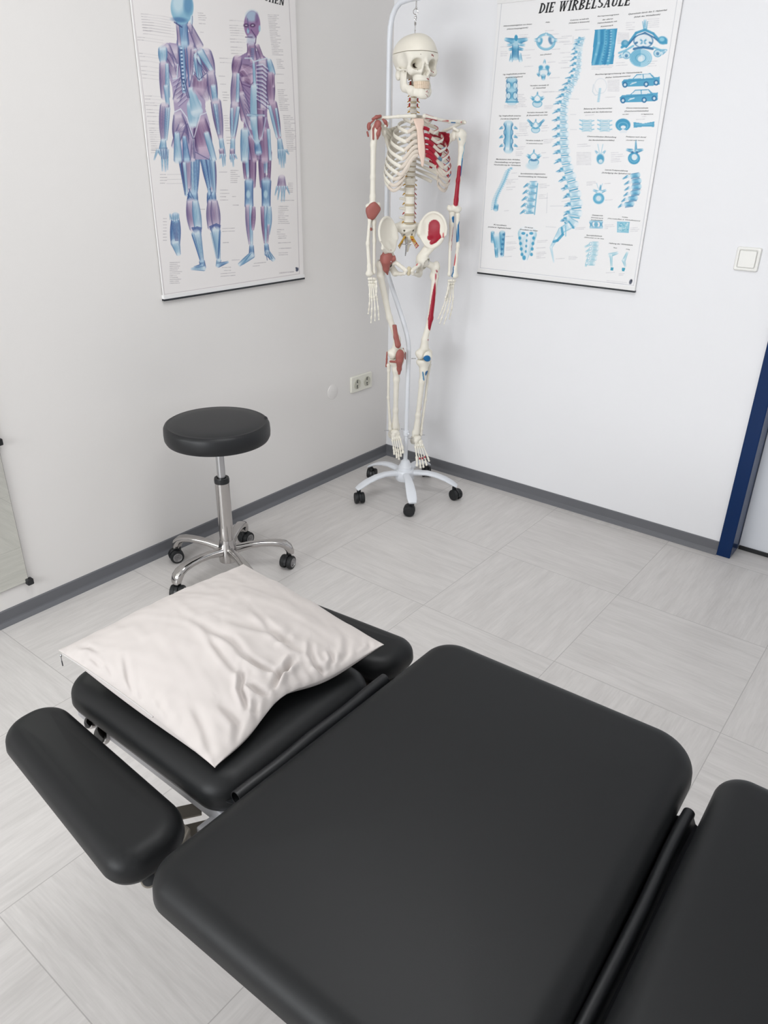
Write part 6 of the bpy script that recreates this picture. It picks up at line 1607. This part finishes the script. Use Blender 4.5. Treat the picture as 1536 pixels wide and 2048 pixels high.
lig('ligament', lambda p: smax(d_path(p, [K(745, 238, .012), K(753, 234.5, .012), K(761, 232, .012)], [.004, .0065, .005], .005), -d_cap(p, K(738, 243, .012), K(760, 239.5, .012), .0028), .002), [K(753, 235, .012)], .03)
lig('ligament', lambda p: d_path(p, [K(766, 239, .018), K(771, 244, .018), K(774, 252, .016)], [.004, .0062, .004], .005), [K(770, 244, .018)], .025)
lig('ligament', lambda p: d_cap(p, K(734.5, 264, .004), K(736.5, 272, .006), .0038), [K(735, 268, .004)], .02)
# hip
def hipl(p):
    d = d_ell(p, K(774, 515, .030), (.024, .018, .024))
    d = smin(d, d_path(p, [K(770, 510, .030), K(769.5, 500, .030), K(769.5, 496.5, .030)], [.010, .006, .0035], .006), .006)
    d = smin(d, d_path(p, [K(778, 508, .034), K(781, 501, .034)], [.007, .0042], .006), .006)
    d = smin(d, d_path(p, [K(782, 522, .034), K(788, 518, .036), K(789, 512, .036)], [.009, .007, .0035], .006), .006)
    d = smin(d, d_path(p, [K(772, 524, .026), K(772.5, 538, .020), K(775, 549, .016)], [.021, .012, .003], .008), .01)
    d = smin(d, d_path(p, [K(765, 514, .02), K(762, 520, .016)], [.010, .005], .006), .006)
    return d
lig('ligament', hipl, [K(762, 496, .03), K(790, 549, .03), K(775, 549, .0)], .03)
MB_ = MB(); MB_.ball(tuple(K(782, 523.5, .052)), .0028, 10); smb(MB_, 'joint_pin', M_steel)
# knee
def kneel(p):
    fl = ((.2, .97, 0), .5)
    d = d_path(p, [K(789, 651, .034), K(792, 674, .038), K(796, 690, .044)], [.0092, .0098, .013], .008, ((0, 1, 0), .75))
    d = smin(d, d_ell(p, K(800, 712, .050), (.0195, .012, .028)), .012)
    d = smin(d, d_path(p, [K(799, 722, .048), K(798.5, 738, .036), K(798.3, 747, .030)], [.015, .0095, .0058], .008), .008)
    d = smin(d, d_cap(p, K(781, 723, .040), K(795, 724, .046), .0052), .005)
    return smax(d, -(p[..., 2]-K(789, 649.5, .034)[2])*-1, .002)
lig('ligament', kneel, [K(780, 648, .03), K(815, 750, .05), K(798, 748, .02)], .03)
lig('ligament', lambda p: d_path(p, [K(774, 704, .0), K(773.5, 718, .0), K(772.5, 733, -.004)], [.003, .004, .0038], .003), [K(774, 704, 0), K(772, 733, 0)], .02)
lig('ligament', lambda p: d_path(p, [K(806, 696, .0), K(810.5, 706, .0), K(810.5, 718, 0)], [.0022, .003, .003], .003), [K(806, 696, 0), K(811, 718, 0)], .02)
pin(K(757, 520.5, .0), K(762, 521, .0))

# ---------------------------------------------------------------- treatment couch
couch = empty('treatment_couch', (1.87, -2.25, 0), 'black padded treatment couch with white frame in the foreground', 'treatment couch')
CO = Vector(couch.location)
def loc(v): return (v[0]-CO.x, v[1]-CO.y, v[2]-CO.z)
def outline(poly, rad, n=12):
    """polygon (counter-clockwise) with rounded corners, then evenly resampled"""
    P = []
    m = len(poly)
    rad = rad if isinstance(rad, (list, tuple)) else [rad]*m
    for i in range(m):
        A_ = Vector(poly[i-1]); B_ = Vector(poly[i]); C_ = Vector(poly[(i+1) % m]); r = rad[i]
        u = (A_-B_).normalized(); v = (C_-B_).normalized()
        ang = u.angle(v); t = r/math.tan(ang/2); t = min(t, (A_-B_).length*.49, (C_-B_).length*.49); r = t*math.tan(ang/2)
        cdir = (u+v).normalized(); cc = B_+cdir*(r/math.sin(ang/2))
        a0 = (B_+u*t)-cc; a1 = (B_+v*t)-cc
        s0 = math.atan2(a0.y, a0.x); s1 = math.atan2(a1.y, a1.x)
        dd = (s1-s0+PI) % (2*PI)-PI
        for k in range(n+1):
            a = s0+dd*k/n; P.append(Vector((cc.x+r*math.cos(a), cc.y+r*math.sin(a))))
    out = []
    for i in range(len(P)):     # add points on the long edges
        a, b = P[i], P[(i+1) % len(P)]; out.append(a)
        L = (b-a).length
        if L > .06:
            q = int(L/.04)
            for k in range(1, q): out.append(a+(b-a)*k/q)
    return out
def cushion(name, poly, rad, zt, th, edge, parent, M=None, crown=.004, side_bulge=.004, m=None, sag=None):
    P = outline(poly, rad); n = len(P)
    N = []
    for i in range(n):
        t = (P[(i+1) % n]-P[i-1]).normalized(); N.append(Vector((-t.y, t.x)))
    area_ = sum(P[i].x*P[(i+1) % n].y-P[(i+1) % n].x*P[i].y for i in range(n))
    if area_ < 0: N = [-v for v in N]
    c = Vector((sum(p.x for p in P)/n, sum(p.y for p in P)/n))
    V = []; F = []; rings = []
    rings += [(.03, -th), (.012, -th), (.004, -th+.004), (side_bulge*-.2, -th*.72), (-side_bulge*.0, -th*.55)]
    K_ = 9
    for k in range(1, K_+1):
        a = PI/2*k/K_; rings.append((edge*(1-math.cos(a)), -edge*(1-math.sin(a))*min(1, th*.55/edge)))
    ins = [P[i]+N[i]*edge for i in range(n)]
    for s, (d, z) in enumerate(rings):
        for i in range(n):
            p = P[i]+N[i]*d; V.append((p.x, p.y, z))
    for q in (.93, .8, .6, .35, .12):
        for i in range(n):
            p = c+(ins[i]-c)*q; V.append((p.x, p.y, crown*(1-q**2.2)))
    m_ = len(V)//n
    for i in range(m_-1):
        for k in range(n): F.append((i*n+k, i*n+(k+1) % n, (i+1)*n+(k+1) % n, (i+1)*n+k))
    F.append(tuple(range(n-1, -1, -1))); F.append(tuple((m_-1)*n+k for k in range(n)))
    out = []
    for x, y, z in V:
        if sag: z += sag(x, y)
        v = Vector((x, y, z+zt))
        if M is not None: v = M @ v
        out.append(loc(v))
    if area_ < 0: F = [tuple(reversed(f)) for f in F]
    return link_mesh(name, out, F, m or M_leather, parent, True, sharp=0)
ZT = 0.600
Y0, Y1 = -2.585, -1.912
cushion('seat_pad', [(1.596, -2.584), (2.124, -2.568), (2.106, -1.865), (1.607, -1.885)], [.050, .05, .075, .06], ZT, .060, .036, couch)
cushion('leg_pad', [(2.150, -2.60), (3.30, -2.60), (3.30, -1.893), (2.141, -1.893)], [.05, .09, .09, .045], ZT, .060, .036, couch)
# head pad, dipped slightly towards the head end
HX1 = 1.578; ZH = .582
Mh = Matrix.Translation((HX1, 0, ZH)) @ Matrix.Rotation(math.radians(-1.6), 4, 'Y') @ Matrix.Translation((-HX1, 0, -ZH))
cushion('head_pad', [(1.122, -2.420), (HX1, -2.424), (HX1-.004, -2.046), (1.122, -2.046)], [.055, .055, .055, .055], ZH, .060, .038, couch, Mh)
for s in (-1, 1):
    yc = -2.240
    if s > 0: yc += .012
    p = [(1.138, yc+s*.197), (1.138, yc+s*.306), (1.556, yc+s*.347), (1.566, yc+s*.213)]
    cushion('arm_pad', p, [.05, .052, .045, .09], .556, .050, .032, couch, crown=.003)

def cb(name, m, parent=couch, bevel=.002, **k):
    return None
# head frame: square tube below the pad, cross member, knobs
mb = MB()
for s in (-1, 1):
    y = -2.232+s*.163
    mb.box(loc((1.150, y-.0135, .488)), loc((1.66, y+.0135, .518)))
mb.box(loc((1.150, -2.39, .488)), loc((1.180, -2.075, .518)))
mb.box(loc((1.52, -2.40, .492)), loc((1.66, -2.065, .516)))
mb.build('head_frame', M_frame, couch, smooth=False, bevel=.003)
pl = MB()
for s in (-1, 1):
    y = -2.232+s*.163
    pl.prism([(0, 0), (.055, 0), (.055, -.022), (.042, -.036), (.012, -.036), (0, -.018)], -.004, .004, Matrix.Translation(loc((1.158, y-s*.012, .500))) @ Matrix.Rotation(PI/2, 4, 'X'))
pl.build('knob_plate', M_bracket, couch, smooth=False, bevel=.001)
for x, z, r in ((1.204, .504, .0115), (1.238, .494, .0175)):
    Mk = Matrix.Translation(loc((x, -2.409, z))) @ Matrix.Rotation(math.radians(62), 4, 'X')
    k = MB().lathe([(r*.7, -.004), (r*1.0, -.001), (r*1.06, .004), (r*1.0, .0085), (r*.9, .0095)], (0, 0, 0), 28, Mk).build('knob', M_chrome, couch)
    MB().lathe([(r*.9, .0090), (r*.86, .0112), (r*.6, .0125), (.0005, .013)], (0, 0, 0), 28, Mk).build('knob_cap', mat('black_knob_cap', (16, 14, 13), .08), k)
# arm rest linkages on both sides
for s in (-1, 1):
    yc = -2.240
    def LY(d): return yc+s*d
    mb = MB()
    def bar(a, b, w, t):
        a = Vector(loc(a)); b = Vector(loc(b)); d = (b-a); L = d.length; d.normalize(); n_ = Vector((-d.y, d.x, 0)).normalized(); u = d.cross(n_)
        V = [a+n_*w-u*t, b+n_*w-u*t, b-n_*w-u*t, a-n_*w-u*t, a+n_*w+u*t, b+n_*w+u*t, b-n_*w+u*t, a-n_*w+u*t]
        mb.add(V, [(3,2,1,0),(4,5,6,7),(0,1,5,4),(1,2,6,5),(2,3,7,6),(3,0,4,7)])
    bar((1.395, LY(.255), .452), (1.478, LY(.150), .462), .0135, .002)
    bar((1.440, LY(.270), .452), (1.530, LY(.150), .462), .0165, .002)
    mb.build('link_bar', M_bracket, couch, smooth=False, bevel=.001)
    hp_ = [(1.40, LY(.235)), (1.47, LY(.205)), (1.525, LY(.205)), (1.540, LY(.230)), (1.556, LY(.255)), (1.558, LY(.284)), (1.50, LY(.296)), (1.40, LY(.285))]
    mb = MB(); mb.prism([(x-CO.x, y-CO.y) for x, y in (hp_ if s < 0 else hp_[::-1])], .458, .500); mb.build('arm_bracket', M_bracket, couch, smooth=False, bevel=.004)
    for u_, v_ in ((297, 1750), (326, 1734)):
        q_ = on_plane(u_, v_, 2, .500); x = q_[0]; d = abs(q_[1]+2.240)
        Mb = Matrix.Translation(loc((x, LY(d), .492))) @ Matrix.Rotation(math.radians(38), 4, 'Y') @ Matrix.Rotation(s*math.radians(-22), 4, 'X')
        c = MB().lathe([(.0105, -.012), (.0120, -.004), (.0120, .005), (.0105, .007)], (0, 0, 0), 24, Mb).build('bolt', M_bracket, couch)
        MB().lathe([(.0092, .0065), (.0092, .0095), (.0005, .0105)], (0, 0, 0), 24, Mb).build('bolt_cap', M_black, c)
    mb = MB(); mb.box(loc((1.528, min(LY(.198), LY(.160)), .474)), loc((1.66, max(LY(.198), LY(.160)), .498))); mb.build('frame_stub', M_frame, couch, smooth=False, bevel=.003)
    MB().ball(loc((1.538, LY(.203), .480)), .0065, 14).build('bolt', M_black, couch)
# vinyl flap rolled up in the gap beside the head pad
prof_ = []
for t in np.linspace(0, 1, 30):
    a = -.5+t*5.2; r = .0128-.0048*t; prof_.append((math.cos(a)*r*.95, math.sin(a)*r*1.15))
def sheet(name, prof, th, ys, place, m, parent):
    """prof: open section (x, z) given a thickness; swept along y"""
    n = len(prof); N = []
    for i in range(n):
        a = prof[max(i-1, 0)]; b = prof[min(i+1, n-1)]; dx, dz = b[0]-a[0], b[1]-a[1]; L = math.hypot(dx, dz) or 1; N.append((-dz/L, dx/L))
    sec = [(p[0]+q[0]*th/2, p[1]+q[1]*th/2) for p, q in zip(prof, N)]+[(p[0]-q[0]*th/2, p[1]-q[1]*th/2) for p, q in reversed(list(zip(prof, N)))]
    m_ = len(sec); V = []; F = []
    for y in ys:
        for x, z in sec: V.append(place(x, y, z))
    for i in range(len(ys)-1):
        for k in range(m_): F.append((i*m_+k, i*m_+(k+1) % m_, (i+1)*m_+(k+1) % m_, (i+1)*m_+k))
    h_ = m_//2
    for e in (0, (len(ys)-1)*m_):
        for k in range(h_-1): F.append((e+k, e+k+1, e+m_-2-k, e+m_-1-k))
    return link_mesh(name, V, F, m, parent)
ys = np.linspace(-2.405, -2.048, 14)
sheet('rolled_flap', prof_, .0016, ys, lambda x, y, z: loc((1.590+x+.001*math.sin(y*40), y, .5715+z)), M_flap, couch)
sheet('rolled_flap', [(-.024, -.012), (-.014, -.009), (-.006, -.004), (.004, .001), (.014, -.002)], .0016, ys, lambda x, y, z: loc((1.590+x, y, .5615+z)), M_flap, couch)
# flap tucked between seat and leg pads, its fold standing up as a ridge
ys2 = np.linspace(-1.992, -2.57, 24)
def ridge(x, y, z): return loc((2.1265+x+(-2.0-y)*.004-.004*math.exp(-((y+2.05)/.1)**2), y, .5610+z))
pr = [(-.030, -.026), (-.020, -.020), (-.0115, -.0155), (-.0078, -.006)]+[(math.cos(a)*.0080, math.sin(a)*.0080) for a in np.linspace(PI*.95, .05*PI, 9)]+[(.0078, -.006), (.0120, -.0155), (.020, -.020), (.034, -.026)]
sheet('tucked_flap', pr, .0016, ys2, ridge, M_flap, couch)

# under-frame, lifting column and base (below the pads)
mb = MB()
for y in (-2.47, -2.0): mb.box(loc((1.66, y-.02, .49)), loc((3.2, y+.02, .535)))
for x in (1.68, 2.12, 2.7, 3.16): mb.box(loc((x-.02, -2.47, .492)), loc((x+.02, -2.0, .53)))
mb.build('top_frame', M_frame, couch, smooth=False, bevel=.003)
mb = MB()
for x in (2.0, 2.75):
    mb.box(loc((x-.04, -2.285, .10)), loc((x+.04, -2.195, .33))).box(loc((x-.032, -2.277, .33)), loc((x+.032, -2.203, .492)))
mb.build('lifting_column', M_frame, couch, smooth=False, bevel=.004)
mb = MB()
for x in (2.0, 2.75): mb.box(loc((x-.035, -2.52, .07)), loc((x+.035, -1.96, .11)))
mb.box(loc((2.0, -2.27, .07)), loc((2.75, -2.21, .105)))
mb.build('base_frame', M_frame, couch, smooth=False, bevel=.004)
for x in (2.0, 2.75):
    for y in (-2.49, -1.99): caster(couch, x-CO.x, y-CO.y, .6, r=.03, w=.045, top=.075)

# ---------------------------------------------------------------- pillow
PB = {'L': on_plane(117, 1301, 2, .634), 'B': on_plane(430, 1536, 2, .592), 'R': on_plane(768, 1290, 2, .618), 'T': on_plane(487, 1129, 2, .634)}
nu = 190
uu = np.linspace(0, 1, nu); A_, B_ = np.meshgrid(uu, uu, indexing='ij')      # a: left->bottom, b: left->top
def plane_pt(a, b):
    a = a[..., None]; b = b[..., None]
    return (1-a)*(1-b)*PB['L']+a*(1-b)*PB['B']+a*b*PB['R']+(1-a)*b*PB['T']
base = plane_pt(A_, B_)
ctr = base.reshape(-1, 3).mean(0)
# seams pull inwards between the corners
inn = lambda t: np.sin(PI*t)**1.0
d_a0 = .004*inn(B_); d_a1 = (.010+.018*np.exp(-((B_-.42)/.20)**2))*inn(B_)**.6
d_b0 = .008*inn(A_); d_b1 = .002*inn(A_)
ea = (PB['B']-PB['L'])/np.linalg.norm(PB['B']-PB['L']); eb = (PB['T']-PB['L'])/np.linalg.norm(PB['T']-PB['L'])
base = base+((1-A_)*d_a0-A_*d_a1)[..., None]*ea+((1-B_)*d_b0-B_*d_b1)[..., None]*eb
bump = np.clip(16*A_*(1-A_)*B_*(1-B_), 0, 1)
edge_ = np.clip(np.minimum(np.minimum(A_, 1-A_), np.minimum(B_, 1-B_)), 0, 1)
prof_t = (np.sin(PI*A_)*np.sin(PI*B_))**.56
topz = .072*prof_t*(1-.18*A_)
# seams sag or lift: the front edge rides up in the gathers
lift = .010*np.exp(-((B_-.42)/.16)**2)*A_**3
px, py = to_px(base+np.stack([0*topz, 0*topz, topz*.9], -1))
def fold(x0, y0, x1, y1, wd, amp, asym=.8, x2=None, y2=None):
    """a crease between two points, px units on the photo; raised lip beside a trough"""
    pts = [(x0, y0), (x1, y1)] if x2 is None else [(x0, y0), (x2, y2), (x1, y1)]
    best = None; tot = sum(math.hypot(b[0]-a[0], b[1]-a[1]) for a, b in zip(pts[:-1], pts[1:])); run = 0
    for (ax, ay), (bx, by) in zip(pts[:-1], pts[1:]):
        L = math.hypot(bx-ax, by-ay); t = ((px-ax)*(bx-ax)+(py-ay)*(by-ay))/L/L; tc = np.clip(t, 0, 1)
        d = np.hypot(px-ax-tc*(bx-ax), py-ay-tc*(by-ay)); sg = np.sign(-(px-ax)*(by-ay)+(py-ay)*(bx-ax))
        T = (run+tc*L)/tot
        if best is None: best = [d, sg, T]
        else:
            m_ = d < best[0]; best = [np.where(m_, d, best[0]), np.where(m_, sg, best[1]), np.where(m_, T, best[2])]
        run += L
    d, sg, T = best; s = d*sg; fall = np.clip(np.sin(PI*np.clip(T, 0.02, .98)), 0, 1)**.7
    far = np.exp(-(np.maximum(d-3*wd, 0)/wd)**2)
    return amp*fall*far*(-np.exp(-(s/wd)**2)+asym*np.exp(-((s-1.5*wd)/(1.1*wd))**2)+.35*asym*np.exp(-((s+1.8*wd)/(1.3*wd))**2))
def C2p(x, y): return 100+x/2.259, 1120+y/2.259
W_ = np.zeros_like(topz)
for (x0, y0, x1, y1, wd, amp, mx) in [
    (600, 255, 1010, 560, 13, .0045, (820, 380)), (700, 320, 890, 560, 12, .004, (780, 450)), (780, 280, 1180, 440, 13, .0045, (980, 330)), (920, 230, 1110, 420, 12, .004, (1010, 330)),
    (850, 440, 1070, 545, 9, .006, (950, 500)), (1010, 600, 1110, 470, 10, .013, (1045, 530)), (880, 560, 1000, 640, 11, .008, (940, 610)), (870, 500, 900, 700, 10, .008, (862, 600)),
    (1100, 455, 1075, 560, 9, .007, (1075, 500)), (1190, 480, 1300, 500, 10, .010, (1240, 515)), (1180, 370, 1215, 500, 10, .005, (1180, 440)), (1265, 410, 1262, 500, 9, .006, (1280, 460)), (1340, 350, 1290, 500, 12, .004, (1340, 430)),
    (760, 640, 850, 850, 16, .005, (850, 740)), (640, 640, 740, 900, 18, .004, (700, 760)), (340, 440, 390, 660, 10, .004, (355, 540)), (400, 560, 480, 740, 10, .004, (420, 660)), (480, 620, 560, 800, 12, .003, (520, 700)),
    (180, 440, 240, 500, 8, .003, (215, 470)), (250, 470, 300, 580, 8, .003, (280, 520)), (120, 400, 220, 410, 9, .003, (170, 395)), (1440, 370, 1400, 440, 8, .004, (1450, 400)), (880, 40, 1180, 190, 14, .003, (1040, 90)), (900, 120, 1320, 330, 16, .003, (1100, 190)),
    (560, 800, 680, 880, 10, .003, (610, 830)), (930, 640, 960, 740, 12, .006, (930, 700)), (1000, 400, 1100, 330, 12, .003, (1050, 370))]:
    a = C2p(x0, y0); b = C2p(x1, y1); m_ = C2p(*mx)
    W_ += fold(a[0], a[1], b[0], b[1], wd*.62, amp*1.0, .8, m_[0], m_[1])
nz = np.zeros_like(topz)
for fx, fy, am, ph in ((7, 3, .0011, 0), (4, 9, .0010, 1.3), (15, 8, .0005, 2.1), (9, 17, .0005, .4), (26, 11, .0002, 3)):
    nz += am*np.sin(fx*A_*PI+2*np.sin(fy*B_*1.7)+ph)*np.cos(fy*B_*PI+ph*2)
env = np.clip(edge_/.05, 0, 1)
gather = .0022*np.sin(B_*PI*34+3*np.sin(B_*9))*np.exp(-(1-A_)/.05)*np.exp(-((B_-.45)/.25)**2)+.0014*np.sin(A_*PI*30+2*np.sin(A_*11))*np.exp(-B_/.04)
Zt = topz+lift+(W_*np.clip(edge_/.03, 0.25, 1)+nz)*np.clip(edge_/.02, .15, 1)+gather
# underside: rests on the pad (top of head pad near .583), bulges less, hangs free over the ends
botz = -.055*(np.sin(PI*A_)*np.sin(PI*B_))**.45
top = base+np.stack([0*Zt, 0*Zt, Zt], -1); bot = base+np.stack([0*botz, 0*botz, np.minimum(botz+lift, 0)+lift], -1)
bot = bot-((.016*np.clip(B_/.03, 0, 1)*np.exp(-B_/.07)*np.sin(PI*np.clip(A_*1.15, 0, 1))**.6)[..., None])*eb
padz = .586
bot[..., 2] = np.where((bot[..., 1] > -2.42) & (bot[..., 1] < -2.05) & (bot[..., 0] > 1.12) & (bot[..., 0] < 1.57), np.maximum(bot[..., 2], padz-(1.578-bot[..., 0])*.027), bot[..., 2])
top[..., 2] = np.maximum(top[..., 2], bot[..., 2]+.0012)
pil = empty('pillow', (float(ctr[0]), float(ctr[1]), .586), 'square off-white cotton pillow lying on the head end of the couch', 'pillow')
po = np.array(pil.location)
idx = np.arange(nu*nu).reshape(nu, nu)
q1 = np.stack([idx[:-1, :-1], idx[:-1, 1:], idx[1:, 1:], idx[1:, :-1]], -1).reshape(-1, 4)[:, ::-1]
q2 = q1[:, ::-1]+nu*nu
rim = np.concatenate([idx[0, :-1], idx[:-1, -1], idx[-1, :0:-1], idx[:0:-1, 0]])
q3 = np.stack([rim, np.roll(rim, -1), np.roll(rim, -1)+nu*nu, rim+nu*nu], -1)
link_mesh('pillowcase', np.concatenate([top.reshape(-1, 3), bot.reshape(-1, 3)])-po, np.concatenate([q1, q2, q3]), M_linen, pil, True, sharp=0)
# zip along the left seam, its slider hanging at the corner
zp = [tuple((base[int(a*(nu-1)), 0]+np.array([-.0006, -.0008, -.0006]))-po) for a in np.linspace(.035, .62, 34)]
MB().tube(zp, .0013, 6).build('zip', mat('zip_tape', (196, 192, 190), .7), pil)
zs = Vector(zp[0])+Vector((-.002, -.003, -.003))
z_ = MB().ball(tuple(zs), .0028, 10, (1, .7, 1)).tube([zs+Vector((0, 0, -.002)), zs+Vector((.001, -.001, -.010))], .0008, 8).tube([zs+Vector((.001, -.001, -.010)), zs+Vector((.0012, -.001, -.021))], .0013, 8)
z_.build('zip_slider', M_steel, pil)
